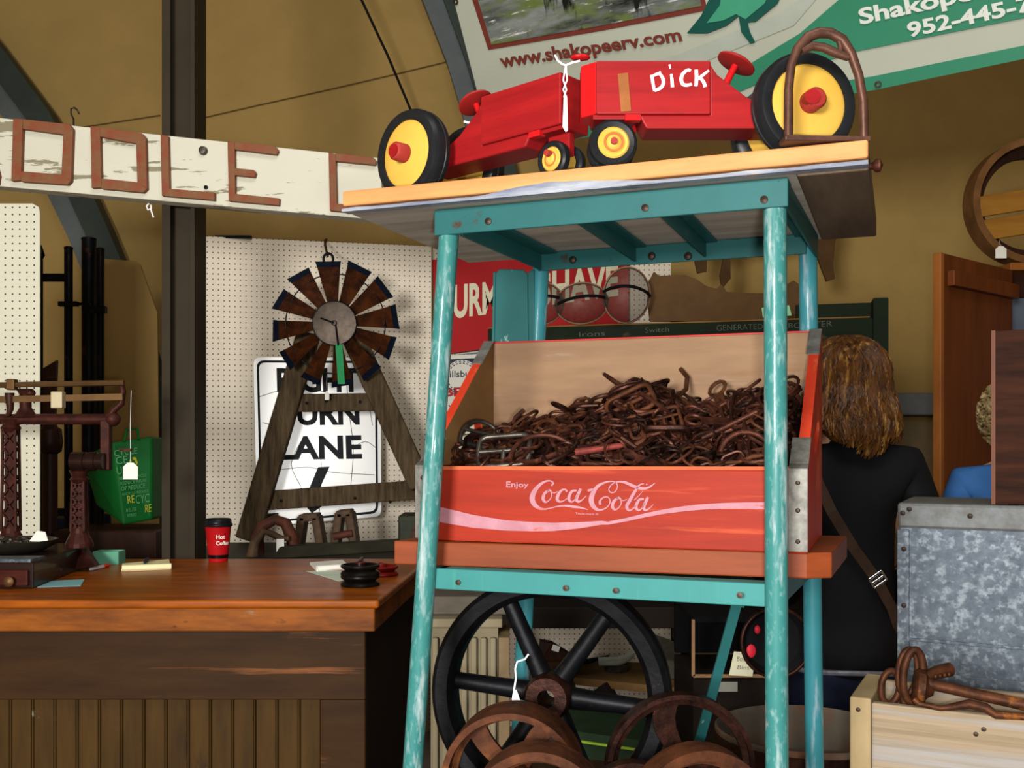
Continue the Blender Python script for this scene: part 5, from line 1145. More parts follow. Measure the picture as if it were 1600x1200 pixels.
# glazed display box with cards
DY = 2.38
t = thing('display_case', 'black open display box with a white handwritten card beside the diagonal brace', 'box', (P(1135, 1056, DY).x, DY, 0))
mb = MB(); x0, x1 = P(1083, 0, DY).x, P(1195, 0, DY).x; z0, z1 = P(0, 1056, DY).z, P(0, 968, DY).z
BLK = mat('case_black', '#09090a', .85, var=.2, bump=.05, spec=.1)
mb.box(((x0+x1)/2, DY+.14, z0/2-.004), (x1-x0, .28, z0-.008)).obj('base_cabinet', DKT, t)
MB().box(((x0+x1)/2, DY+.27, (z0+z1)/2), (x1-x0, .02, z1-z0)).box(((x0+x1)/2, DY+.14, z1), (x1-x0, .28, .012)).box((x1, DY+.14, (z0+z1)/2), (.012, .28, z1-z0)).obj('box_body', BLK, t)
MB().bar((x0, DY, z0), (x0, DY, z1), .007, .007, (0, 1, 0)).bar((x0, DY, z0), (x1, DY, z0), .007, .007).obj('edge_trim', mat('trim_tan', '#8a6a4a', .5, bump=0), t)
tag(MB().box(P(1136, 1073, DY-.006), (.048, .004, .022)).obj('shelf_label', mat('label_grey', '#8d8c82', .7, bump=0)), 'small grey label under the black display box', 'label')
t = thing('note_card', 'white card with handwritten words standing in the black display box', 'card', tuple(P(1158, 1056, DY-.012)))
cq = [P(x, y, DY-.012) for x, y in ((1147, 1018), (1180, 1020), (1176, 1057), (1139, 1055))]
MB().prism(cq, (0, .001, 0)).obj('card', mat('card_cream', '#e6e3c4', .8, var=.03, bump=0), t)
f_ = quad(*[p+V((0, -.001, 0)) for p in cq]); sb = lambda u0, v0, u1, v1: (lambda u, v: f_(u0+(u1-u0)*u, v0+(v1-v0)*v))
MB().text('Box', sb(.2, .62, .6, .80), -.01).obj('lettering', mat('ink_grey', '#5a5a50', .7, bump=0), t); MB().text('Bins', sb(.3, .28, .8, .45), -.01).obj('lettering', MATS['ink_grey'], t)
# green metal box low behind the wheels
t = thing('metal_chest', 'dark green metal trunk with a lime stripe low behind the iron wheels', 'trunk', (P(950, 1160, 2.6).x, 2.6, 0))
GRN = mat('trunk_green', '#20301f', .5, .2, var=.2, scale=8, bump=.1)
a, b = P(880, 1140, 2.55), P(1010, 1168, 2.45)
MB().hexa([V((a.x, 2.55, 0)), V((b.x, 2.45, 0)), V((b.x+.03, 2.68, 0)), V((a.x, 2.75, 0))], [V((a.x, 2.55, a.z)), V((b.x, 2.45, a.z)), V((b.x+.03, 2.68, a.z)), V((a.x, 2.75, a.z))]).obj('case', GRN, t)
MB().bar(V((a.x, 2.546, a.z-.022)), V((b.x, 2.446, a.z-.022)), .006, .005).obj('stripe', mat('lime_stripe', '#7c9a2a', .5, bump=0), t)
# round black pan with red marks hanging behind the front leg
RY = 1.62
a = P(1211, 1003, RY); t = thing('round_pan', 'round black pan with a rusty rim hanging behind the right front leg', 'pan', tuple(a))
MB().lathe([(0, .012), (.044, .012), (.050, .0), (.055, -.006), (.053, .004), (.046, .018), (0, .018)], a, (0, 1, 0), 40).obj('dish', BLK, t, smooth=True)
MB().tube(circ(a+V((0, -.006, 0)), 0.054, n=40), .003, 8, True).obj('rim', RUST3, t, smooth=True)
mb = MB(); mb.ell(a+V((-.026, .008, .018)), (.005, .003, .007)).ell(a+V((-.036, .008, -.016)), (.008, .003, .011)).obj('red_marks', mat('mark_red', '#b3202e', .5, bump=0), t)
MB().tube([a+V((0, 0, .053)), a+V((.0, -.01, .066)), V((a.x, RY-.02, zb0-.002))], .0018, 6).obj('hanging_wire', STEEL, t)
# barrel
tb = P(1258, 1136, 1.9)
t = thing('barrel_tub', 'old grey and rust coloured barrel behind the rear leg of the stand', 'barrel', (tb.x, 1.9, 0))
BAR = mat('barrel_wood', '#5d574c', .75, c2='#453e34', scale=7, stretch=(1, 1, .4), bump=.25, spots=[('#62402a', 6, .50, .64, (1, 1, .6))])
Rb = .165
MB().lathe([(.0, .02), (.15, .02), (.155, tb.z-.01), (Rb-.004, tb.z), (Rb, tb.z-.003), (Rb*1.03, tb.z-.3), (.15, 0), (0, 0)], (tb.x, 1.9, 0), n=48).obj('staves', BAR, t, smooth=35)
for z_ in (tb.z-.03, tb.z-.3): MB().lathe([(Rb, z_-.02), (Rb*1.035, z_-.02), (Rb*1.035, z_+.02), (Rb, z_+.02)], (tb.x, 1.9, 0), n=48, ring=True).obj('hoop', RUST3, t, smooth=35)

# ================================================================== GREEN CHEST, DOMES AND CUT-OUTS
CHG = mat('chest_green', '#16200f', .8, c2='#151c14', scale=9, stretch=(.4, 1, 1), bump=.2, spots=[('#4a3a22', 14, .66, .74, (.5, 1, 1))])
CHE = mat('chest_raw_edge', '#8a6430', .6, c2='#6a4a22', scale=10, stretch=(.3, 1, 1), bump=.1)
G0, G1 = P(762, 0, 3.92), P(1388, 0, 3.55); gu = G1-G0; gu.z = 0; GL = gu.length; gu.normalize(); gv = V((-gu.y, gu.x, 0)); yawG = math.atan2(gu.y, gu.x)
zg = H+186.5*3.75/F
gp = lambda u, v, z: V((G0.x, G0.y, 0))+gu*u+gv*v+V((0, 0, z))
ch = thing('green_chest', 'tall dark green wooden tool chest with lettered edge behind the crate and the woman', 'chest', tuple(gp(GL/2, .2, 0)))
def gbox(u0, u1, v0, v1, z0, z1, nm, m): return MB().hexa([gp(u0, v0, z0), gp(u1, v0, z0), gp(u1, v1, z0), gp(u0, v1, z0)], [gp(u0, v0, z1), gp(u1, v0, z1), gp(u1, v1, z1), gp(u0, v1, z1)]).obj(nm, m, ch, bevel=.003, yaw=yawG)
gbox(0, GL-.05, 0, .40, zg-.085, zg-.006, 'lid', CHG); gbox(0, GL-.06, .002, .40, zg-.0055, zg, 'top_edge', CHE)
zc_ = za+.001
gbox(GL-.05, GL, -.01, .40, zc_, zg+.062, 'corner_post', CHG); gbox(0, .05, 0, .40, zc_, zg-.09, 'corner_post', CHG); gbox(.05, GL-.05, .0, .36, zc_, zc_+.04, 'chest_bottom', CHG)
gbox(GL-.31, GL-.05, .06, .08, zg, zg+.055, 'raised_back', CHG)
gbox(.05, GL-.05, .36, .38, zc_+.042, zg-.09, 'inner_back', BLK); gbox(.05, GL-.05, .0, .36, zg-.50, zg-.46, 'inner_shelf', CHG)
gbox(GL-.11, GL-.05, .05, .07, zg-.40, zg-.09, 'brown_strip', CHE)
g2 = lambda x, y: on_plane(x, y, gp(0, -.0015, 0), gv)
MB().text('Irons', quad(g2(905, 519), g2(945, 517), g2(945, 524), g2(905, 526)), -.01).text('Switch', quad(g2(1008, 512), g2(1045, 511), g2(1045, 518), g2(1008, 520)), -.01).text('GENERATED', quad(g2(1120, 508), g2(1192, 506), g2(1192, 514), g2(1120, 517)), -.01).text('BOOSTER', quad(g2(1232, 505), g2(1300, 501), g2(1300, 510), g2(1232, 513)), -.01).obj('lettering', mat('chest_lettering', '#4c5242', .6, var=.4, scale=60, bump=0), ch)
tag(MB().prism([on_plane(x, y, gp(0, .03, 0), gv) for x, y in ((1190, 481), (1233, 477), (1237, 493), (1192, 496))], gv*.002).obj('paper_note', mat('note_mint', '#8cc49a', .8, var=.03, bump=0)), 'mint green paper note standing on the green chest behind the front leg', 'note')
MESH = mat('wire_gauze', '#4a443c', .5, .3, var=.25, scale=80, bump=0, alpha=.58)
RIM = mat('leather_rim', '#8a6a50', .6, c2='#6a5040', scale=20, bump=.1)
def dome(px, pyb, y, w_, h_, lean, label):
    """wire gauze mask: bulged see-through shell, dark band across, pale rim"""
    b = P(px, pyb, y); b.z = zg+.001; t = thing('wire_mask', label, 'mask', tuple(b), 'wire masks on the green chest')
    cx_ = b+V((0, 0, h_/2)); L_ = lean
    def f(a, r): 
        rr_ = math.sin(r*PI/2); dp = math.cos(r*PI/2)*.07
        x = math.cos(a)*w_/2*rr_; z = math.sin(a)*h_/2*rr_; return cx_+V((x*math.cos(L_)-z*math.sin(L_), -dp, x*math.sin(L_)+z*math.cos(L_)))
    MB().grid(lambda i, j: f(i*2*PI, .03+.97*j), 36, 10).obj('gauze', MESH, t, smooth=True)
    MB().tube([f(2*PI*i/32, 1.0) for i in range(32)], .0045, 8, True).obj('rim', RIM, t, smooth=True)
    pts = []
    for i in range(15):
        a = -1+2*i/14; xx = a; zz = .22-.18*a*a; r_ = min(1, math.hypot(xx, zz)); an = math.atan2(zz, xx); pts.append(f(an, math.asin(min(1, r_))*2/PI)+V((0, -.002, 0)))
    MB().tube(pts, .006, 8).obj('band', BLK, t, smooth=True)
dome(979, 512, 3.78, .170, .205, -.1, 'taller wire mask with a pale rim at the right, partly before white pegboard')
dome(909, 518, 3.80, .195, .150, .12, 'wider wire mask with a dark band in the middle of the chest top')
dome(846, 522, 3.82, .165, .155, .1, 'wire mask mostly hidden behind the rear leg of the teal stand')
CUT = mat('cutout_brown', '#5a4022', .7, c2='#4a341c', scale=8, bump=.1)
y_ = 3.86
mb = MB(); mb.prism([P(x, y, y_) for x, y in ((1016, 502), (1012, 470), (1014, 440), (1022, 424), (1030, 431), (1048, 430), (1070, 430), (1088, 436), (1104, 447), (1120, 451), (1128, 444), (1136, 456), (1190, 458), (1216, 452), (1240, 438), (1252, 446), (1254, 502))], (0, .02, 0))
for v_ in mb.b.verts:
    if v_.co.z < zg+.012: v_.co.z = zg+.001
tag(mb.obj('animal_cutout', CUT, bevel=.002), 'brown wooden buffalo shaped cutout standing on the green chest', 'cutout')
t = mb = MB(); mb.prism([P(x, y, 5.6) for x, y in ((1040, 330), (1300, 320), (1312, 350), (1305, 380), (1302, 415), (1305, 435), (1292, 440), (1284, 420), (1275, 395), (1262, 372), (1180, 385), (1150, 380), (1141, 405), (1142, 435), (1128, 452), (1125, 430), (1130, 405), (1118, 385), (1105, 402), (1104, 424), (1090, 427), (1086, 410), (1085, 385), (1040, 370))], (0, .02, 0))
MB_h = mb.obj('horse_cutout', CUT, bevel=.002); tag(MB_h, 'brown wooden horse cutout on the wall with legs hanging below the tabletop', 'cutout')
tag(MB().bar(P(1180, 320, 5.62), P(1180, 320, 6.4), .02, .02).obj('wall_peg', IRON), 'iron peg in the wall holding the horse cutout', 'peg')
# ================================================================== RIGHT SIDE: BOXES AND FURNITURE
PALE = mat('pale_crate_wood', '#9a8870', .75, c2='#6c5d48', scale=14, stretch=(.10, 1, 4.2), bump=.25, spots=[('#8f8b86', 11, .48, .66, (.10, 1, 4)), ('#8a5e34', 9, .64, .76, (.4, 1, 1.6))])
PALEE = mat('pale_crate_end', '#a08c68', .75, c2='#8a7654', scale=10, stretch=(1, 1, .4), bump=.15)
# plain table that carries the boxes (below the picture)
ZT = H-.55
t = thing('side_table', 'plain brown wooden table under the galvanised box and the pale crate', 'table', (1.3, 1.7, 0))
MB().box((1.45, 1.72, ZT-.015), (1.30, 1.0, .03)).obj('table_top', DKT, t)
for x in (.86, 2.04):
    for y in (1.28, 2.16): MB().box((x, y, (ZT-.03)/2), (.05, .05, ZT-.03)).obj('leg', DKT, t)
# galvanised box
zg1 = H-.119; q0 = P(1402, 0, 2.0); q1 = P(1640, 0, 1.88)
wu = q1-q0; wu.z = 0; wu.normalize(); wv = V((-wu.y, wu.x, 0)); yawW = math.atan2(wu.y, wu.x); W0 = V((q0.x, q0.y, 0))
wp = lambda u, v, z: W0+wu*u+wv*v+V((0, 0, z))
gb = thing('galvanised_box', 'large grey galvanised metal box behind the pale wooden crate', 'box', tuple(wp(.3, .13, ZT)))
def wbox(u0, u1, v0, v1, z0, z1, nm, m, bev=.004): return MB().hexa([wp(u0, v0, z0), wp(u1, v0, z0), wp(u1, v1, z0), wp(u0, v1, z0)], [wp(u0, v0, z1), wp(u1, v0, z1), wp(u1, v1, z1), wp(u0, v1, z1)]).obj(nm, m, gb, bevel=bev, yaw=yawW)
wbox(.003, .62, .003, .25, ZT+.001, zg1-.004, 'body', GALV)
wbox(0, .623, 0, .253, zg1-.050, zg1, 'lid', mat('galvanised_lid', '#686b6c', .55, .3, c2='#565654', scale=40, bump=.1, spots=[('#514a41', 9, .55, .7, (1, 1, 1))]), .006)
wbox(.0, .022, -.002, .0025, ZT+.001, zg1-.052, 'corner_angle', GALV, .001)
wbox(.002, .62, -.0015, .0025, ZT+.001, ZT+.105, 'base_band', GALV, .001)
wbox(.002, .62, -.0012, .0025, zg1-.268, zg1-.262, 'seam', GALV, .001)
for u, z in ((.010, zg1-.02), (.022, zg1-.012), (.012, zg1-.09), (.13, zg1-.022), (.012, zg1-.2), (.24, zg1-.3), (.012, zg1-.29)): MB().lathe([(.005, 0), (.004, .002), (0, .003)], wp(u, -.0025, z), -wv, 10).obj('rivet', SCREW, gb)
# dark wooden chest on top of it
p = V((P(1548, 0, 2.05).x, 2.02, zg1)); 
DCH = mat('dark_chest_wood', '#3e1f10', .8, c2='#1c0d07', scale=12, stretch=(.3, 1, 3), bump=.3)
t = thing('wooden_drawer_box', 'dark grained wooden box standing on the galvanised box at the picture edge', 'box', (p.x+.15, p.y+.05, zg1))
hz = 258*2.03/F
bx0 = wp(.185, .02, zg1+.001); xb = P(1549, 690, bx0.y).x
r0 = V((xb, bx0.y, zg1+.001)); 
MB().hexa([r0, r0+wu*.42, r0+wu*.42+wv*.2, r0+wv*.2], [p_+V((0, 0, hz)) for p_ in (r0, r0+wu*.42, r0+wu*.42+wv*.2, r0+wv*.2)]).obj('case', DCH, t, bevel=.004, yaw=yawW)
MB().hexa([r0-wu*.0-wv*.004, r0+wu*.007-wv*.004, r0+wu*.007, r0], [p_+V((0, 0, hz)) for p_ in (r0-wv*.004, r0+wu*.007-wv*.004, r0+wu*.007, r0)]).obj('edge_strip', mat('chest_edge', '#5e3218', .5, var=.15, scale=14, bump=.1), t, yaw=yawW)
# pale crate
c0 = P(1361, 1098, 1.50); zc1 = c0.z; cu = (P(1640, 1136, 1.395)-c0); cu.z = 0; cu.normalize(); cv = V((-cu.y, cu.x, 0)); yawC = math.atan2(cu.y, cu.x)
C0 = V((c0.x, c0.y, 0)); C0 = C0-cu*.030
pp = lambda u, v, z: C0+cu*u+cv*v+V((0, 0, z))
pc = thing('pale_crate', 'pale wooden crate holding a rusty iron shaft in front of the galvanised box', 'crate', tuple(pp(.25, .1, ZT)))
def cbox(u0, u1, v0, v1, z0, z1, nm, m): return MB().hexa([pp(u0, v0, z0), pp(u1, v0, z0), pp(u1, v1, z0), pp(u0, v1, z0)], [pp(u0, v0, z1), pp(u1, v0, z1), pp(u1, v1, z1), pp(u0, v1, z1)]).obj(nm, m, pc, bevel=.003, yaw=yawC)
cbox(.0305, .50, 0, .016, ZT+.001, zc1, 'front_board', PALE)
cbox(0, .030, -.001, .17, ZT+.001, zc1+.006, 'end_board', PALEE)
cbox(.47, .50, .0165, .17, ZT+.001, zc1+.006, 'end_board', PALEE)
cbox(.0305, .4695, .155, .17, ZT+.001, zc1, 'back_board', PALE); cbox(.0305, .4695, .0165, .1545, ZT+.001, ZT+.012, 'bottom', PALE)
for u, z in ((.012, zc1-.012), (.17, zc1-.028), (.18, zc1-.020)): MB().lathe([(.0035, 0), (.003, .001), (0, .0015)], pp(u, -.0012 if u < .03 else 0, z), -cv, 10).obj('nail', SCREW, pc)
# rusty shaft with rings
t = thing('iron_shaft', 'rusty iron shaft with rings lying across the pale crate', 'shaft', tuple(pp(.1, .05, zc1)))
IRR = mat('shaft_rust', '#54301c', .55, .45, c2='#2a180f', scale=40, bump=.45, spots=[('#8a5020', 25, .58, .7, (1, 1, 1))])
sA, sB = P(1440, 1066, 1.49), P(1640, 1110, 1.40)
MB().tube([sA, sA.lerp(sB, .5), sB], [.0085, .0082, .0085], 14).obj('rod', IRR, t, smooth=True)
ax = (sB-sA).normalized()
def ringobj(px, py, y, rv, rh, r, nm, tilt=0.):
    c = P(px, py, y); a = circ((0, 0, 0), rh, n=28, u=(1, 0, 0), v=(0, 0, 1), r2=rv); Rz = Matrix.Rotation(tilt, 3, 'Y')
    MB().tube([c+Rz @ p_ for p_ in a], r, 9, True).obj(nm, IRR, t, smooth=True)
ringobj(1427, 1056, 1.50, .038, .0145, .0058, 'ring', .08); ringobj(1418, 1050, 1.51, .034, .014, .0045, 'ring', .1); ringobj(1391, 1074, 1.515, .0245, .0135, .0050, 'ring', .12)
MB().lathe([(0, -.008), (.022, -.008), (.027, -.004), (.027, .006), (.014, .012), (.0085, .02), (0, .02)], P(1436, 1074, 1.49), ax+V((0, .3, 0)), 24).obj('flange', IRR, t, smooth=True)
mb = MB(); mb.tube([P(1442, 1057, 1.49), P(1462, 1051, 1.50), P(1484, 1046, 1.51)], [.006, .0095, .0105], 12)
for i in range(4): mb.ell(P(1462+7*i, 1057-i, 1.485), (.003, .003, .004), 1)
mb.obj('stub_handle', IRR, t, smooth=True)
MB().tube([P(1412, 1085, 1.515), P(1414, 1120, 1.515)], .0065, 10).obj('leg_pin', IRR, t, smooth=True)
tag(MB().tube([P(x, y, yy) for x, y, yy in ((1428, 1092, 1.462), (1436, 1100, 1.458), (1470, 1107, 1.445), (1492, 1104, 1.437), (1515, 1100, 1.428), (1540, 1106, 1.42), (1556, 1117, 1.412), (1600, 1120, 1.40), (1640, 1126, 1.39))], [.004, .004, .004, .0055, .007, .007, .006, .005, .005], 10).obj('iron_hook', IRR, smooth=True),
    'thin curved rusty iron hook lying along the front edge of the pale crate', 'hook')
# cabinet door panel, dresser mirror and sieve behind
DOORW = mat('panel_brown_wood', '#6b3618', .45, c2='#54290f', scale=6, stretch=(1.6, 1, .25), bump=.1)
DOORE = mat('panel_light_edge', '#9a5c28', .5, c2='#7e4a20', scale=8, stretch=(1, 1, .3), bump=.1)
d0, d1 = P(1469, 0, 3.62), P(1582, 0, 4.0); zt_ = P(0, 394, 3.62).z
dx = d1-d0; dx.z = 0; dl = dx.length; dx.normalize(); dn_ = V((-dx.y, dx.x, 0)); yawD = math.atan2(dx.y, dx.x); D0 = V((d0.x, d0.y, 0))
dp = lambda u, v, z: D0+dx*u+dn_*v+V((0, 0, z))
dr = thing('wooden_screen', 'tall brown wooden screen with a batten near its top standing behind the two people', 'screen', tuple(dp(dl/2, 0, 0)))
def dbox(u0, u1, v0, v1, z0, z1, nm, m): return MB().hexa([dp(u0, v0, z0), dp(u1, v0, z0), dp(u1, v1, z0), dp(u0, v1, z0)], [dp(u0, v0, z1), dp(u1, v0, z1), dp(u1, v1, z1), dp(u0, v1, z1)]).obj(nm, m, dr, bevel=.003, yaw=yawD)
dbox(.026, dl, 0, .025, 0, zt_, 'panel', DOORW); dbox(0, .0255, -.003, .028, 0, zt_, 'edge_strip', DOORE)
dbox(.05, dl, -.028, -.0005, zt_-.115, zt_-.06, 'batten', DOORW); dbox(.05, dl, -.028, -.0005, .3, .36, 'batten', DOORW)
MY = 4.12; m0, m1 = P(1577, 0, MY).x, 3.0; mz = P(0, 424, MY).z
dm = thing('dresser_mirror', 'blue grey mirror in a wooden frame under the round sieve', 'mirror', ((m0+m1)/2, MY, 0))
MB().box(((m0+m1)/2, MY+.05, mz+.012), (m1-m0+.04, .2, .03)).obj('top_rail', DOORE, dm, bevel=.003)
MB().box(((m0+m1)/2, MY+.06, (mz-.05)), (m1-m0, .04, .095)).obj('dark_rail', DKW, dm)
MB().box(((m0+m1)/2, MY+.06, (mz-.1)/2+.3), (m1-m0, .02, mz-.7)).obj('glass', mat('mirror_blue', '#5f6b7c', .25, .2, var=.06, scale=3, bump=0), dm)
MB().box(((m0+m1)/2, MY+.06, .25), (m1-m0, .08, .5)).obj('base', DKW, dm)
SIV = mat('sieve_wood', '#7a5430', .55, c2='#5c3d20', scale=9, stretch=(1, 1, 1), bump=.1); SLA = mat('sieve_slat', '#a0702c', .5, c2='#86591f', scale=8, stretch=(.3, 1, 2), bump=.1)
sc0 = P(1614, 316, MY+.02); Rs = .255; sc0.z = mz+.028+Rs
t = thing('round_sieve', 'round wooden sieve rim with two slats standing on top of the mirror frame', 'sieve', (sc0.x, sc0.y, mz+.028))
MB().lathe([(Rs-.028, -.03), (Rs, -.03), (Rs, .07), (Rs-.028, .07)], sc0, (0, 1, 0), 64, ring=True).obj('rim', SIV, t, smooth=35)
MB().lathe([(Rs-.066, .03), (Rs-.029, .03), (Rs-.029, .069), (Rs-.066, .069)], sc0, (0, 1, 0), 64, ring=True).obj('inner_ring', DKW, t, smooth=35)
MB().box(sc0+V((0, -.012, .013)), (2*Rs-.06, .02, .082), mtx=Matrix.Rotation(-.16, 3, 'Y')).obj('slat', SLA, t, bevel=.003)
MB().box(sc0+V((0, -.012, -.085)), (2*Rs-.09, .02, .082), mtx=Matrix.Rotation(-.16, 3, 'Y')).obj('slat', SLA, t, bevel=.003)
price_tag('white paper price tag hanging on the rim of the round sieve', P(1562, 376, MY-.04), P(1564, 394, MY-.05), (.044, .048))

# ================================================================== PEOPLE
SKIN = mat('skin', '#b98a6c', .5, var=.05, scale=20, bump=.03)
def skin_obj(name, joints, bones, m, parent, sub=2, root=0):
    me = bpy.data.meshes.new(name); me.from_pydata([tuple(j[0]) for j in joints], bones, []); o = bpy.data.objects.new(name, me); COL.objects.link(o)
    me.materials.append(m); put(o, parent)
    md = o.modifiers.new('skin', 'SKIN'); md.use_smooth_shade = True
    sv_ = me.skin_vertices[0].data
    for i, j in enumerate(joints):
        r = j[1]; sv_[i].radius = r if isinstance(r, tuple) else (r, r); sv_[i].use_root = (i == root)
    s = o.modifiers.new('sub', 'SUBSURF'); s.levels = sub; s.render_levels = sub
    return o
def person(label, base, yaw, ht, hair_m, jacket_m, trouser_m, hair_fn, wide=1.0, hem=.47):
    t = thing('person', label, 'person', base)
    k = ht/1.70; base = V(base); Rz = Matrix.Rotation(yaw, 3, 'Z')
    W = lambda x, y, z: base+Rz @ V((x*k, y*k, z*k))           # figure faces +y before turning
    sh = .165*wide
    J = [(W(0, 0, .93), (.12*wide*k, .085*k)), (W(0, .005, 1.08), (.13*wide*k, .10*k)), (W(0, 0, 1.26), (.145*wide*k, .105*k)), (W(0, -.005, 1.38), (.11*k, .08*k)), (W(0, 0, 1.46), (.052*k, .052*k)), (W(0, .015, 1.54), (.062*k, .068*k)), (W(0, .01, 1.62), (.075*k, .088*k)), (W(0, .005, 1.675), (.045*k, .055*k))]
    B = [(0, 1), (1, 2), (2, 3), (3, 4), (4, 5), (5, 6), (6, 7)]
    ends = {}
    for s in (-1, 1):
        i = len(J); J += [(W(s*sh, -.005, 1.375), (.06*k, .06*k)), (W(s*(sh+.045), -.03, 1.12), (.045*k, .045*k)), (W(s*(sh-.01), .19, 1.02), (.034*k, .034*k)), (W(s*(sh-.035), .255, 1.035), (.026*k, .020*k)), (W(s*(sh-.045), .31, 1.04), (.030*k, .014*k))]
        B += [(3, i), (i, i+1), (i+1, i+2), (i+2, i+3), (i+3, i+4)]
        i = len(J); J += [(W(s*.085, 0, .86), (.065*k, .065*k)), (W(s*.09, .01, .50), (.058*k, .06*k)), (W(s*.09, -.01, .10), (.036*k, .04*k)), (W(s*.095, .09, .035), (.036*k, .028*k)), (W(s*.10, .15, .03), (.03*k, .02*k))]
        B += [(0, i), (i, i+1), (i+1, i+2), (i+2, i+3), (i+3, i+4)]
    body = skin_obj('body', J, B, SKIN, t)
    for s in (-1, 1):                                             # five bent fingers on each hand
        for f in range(5):
            if f < 4: x = s*(sh-.067+.018*f); a, b, c, ln = W(x, .315, 1.045), W(x, .352, 1.04), W(x, .372-.004*abs(f-1.5), 1.02), None
            else: x = s*(sh-.075); a, b, c = W(x, .28, 1.045), W(x-s*.018, .305, 1.05), W(x-s*.018, .33, 1.045)
            skin_obj('finger', [(a, .0085*k), (b, .008*k), (c, .0065*k)], [(0, 1), (1, 2)], SKIN, t, 1)
    # face
    MB().ell(W(0, .112, 1.585), (.012*k, .018*k, .018*k)).obj('nose', SKIN, t, smooth=True)
    for s in (-1, 1):
        MB().ell(W(s*.031, .092, 1.615), (.012*k, .008*k, .007*k)).obj('eye', PAPER, t, smooth=True)
        MB().ell(W(s*.078, .005, 1.60), (.012*k, .02*k, .03*k)).obj('ear', SKIN, t, smooth=True)
    MB().ell(W(0, .094, 1.545), (.024*k, .008*k, .006*k)).obj('mouth', mat('lips', '#9a5a50', .5, bump=0), t, smooth=True)
    # clothes follow the body
    e = .018*k
    JJ = [(W(0, 0, hem*1.70-.01), (.190*wide*k, .142*k)), (W(0, 0, .96), (.180*wide*k, .135*k)), (W(0, .005, 1.10), (.155*wide*k, .12*k)), (W(0, 0, 1.26), (.165*wide*k, .122*k)), (W(0, -.008, 1.375), (.135*k, .098*k)), (W(0, -.005, 1.44), (.070*k, .066*k)), (W(0, 0, 1.475), (.066*k, .064*k))]
    BB = [(0, 1), (1, 2), (2, 3), (3, 4), (4, 5), (5, 6)]
    for s in (-1, 1):
        i = len(JJ); JJ += [(W(s*(sh+.005), -.008, 1.375), (.078*k, .078*k)), (W(s*(sh+.05), -.03, 1.24), (.066*k, .068*k)), (W(s*(sh+.06), -.035, 1.11), (.060*k, .062*k)), (W(s*(sh-.005), .18, 1.02), (.050*k, .048*k)), (W(s*(sh-.02), .225, 1.03), (.046*k, .044*k))]
        BB += [(4, i), (i, i+1), (i+1, i+2), (i+2, i+3), (i+3, i+4)]
    skin_obj('jacket', JJ, BB, jacket_m, t, root=2)
    LJ = [(W(0, 0, 1.02), (.130*wide*k, .095*k)), (W(0, 0, .94), (.150*wide*k, .108*k)), (W(0, 0, .86), (.165*wide*k, .118*k))]; LB = [(0, 1), (1, 2)]
    for s in (-1, 1):
        i = len(LJ); LJ += [(W(s*.09, 0, .76), (.092*k, .095*k)), (W(s*.092, .01, .50), (.070*k, .074*k)), (W(s*.092, -.005, .10), (.056*k, .062*k))]; LB += [(2, i), (i, i+1), (i+1, i+2)]
    skin_obj('trousers', LJ, LB, trouser_m, t)
    for s in (-1, 1): MB().ell(W(s*.096, .075, .042), (.046*k, .125*k, .042*k)).obj('shoe', BLKP, t, smooth=True)
    hair_fn(t, W, k, hair_m)
    return t, W, k
def strand_tube(mb, pts, r, n=5): mb.tube(pts, r, n)
def long_hair(t, W, k, m):
    mb = MB(); c = (0, -.012, 1.61)
    # cap under the locks
    mb.ell(W(0, -.02, 1.615), (.092*k, .104*k, .112*k), 3)
    mb.ell(W(0, -.055, 1.52), (.088*k, .055*k, .085*k), 3)
    RR = random.Random(3)
    for i in range(1100):
        a = RR.uniform(-PI*1.08, PI*.08) if i > 120 else RR.uniform(0, 2*PI)   # round the back and sides
        top = RR.uniform(.12, 1.35); ph = 2.2*a+RR.gauss(0, .5); L_ = (1.75-top)*.115+RR.uniform(.10, .165)+.022*math.sin(4*a+.6)+.012*math.sin(9*a); amp = RR.uniform(.008, .016); fq = 1.9+.25*math.sin(3*a)+RR.gauss(0, .08)
        ca, sa = math.cos(a), math.sin(a); pts = []; rr_ = []
        steps = 15
        for j in range(steps):
            s = j/(steps-1); th_ = top+ s*L_/.115
            if th_ < 1.75: r = .099*math.sin(th_)+.006; z = 1.618+.112*math.cos(th_); dn = 0
            else:
                dn = (th_-1.75)*.115; r = .103+.022*min(1, dn/.10)-.02*max(0, dn-.12)/.1; z = 1.618+.112*math.cos(1.75)-dn
            wv_ = amp*math.sin(fq*s*6.28+ph)*min(1, s*2); r2 = r+wv_*.7+RR.uniform(-.001, .001)
            tw_ = wv_*1.1
            pts.append(W(ca*r2-sa*tw_, sa*r2*1.02+ca*tw_-.014, z)); rr_.append((.0042*k)*(1-.6*s**4) if j else .002)
        mb.tube(pts, rr_, 5)
    mb.obj('hair', m, t, smooth=60)
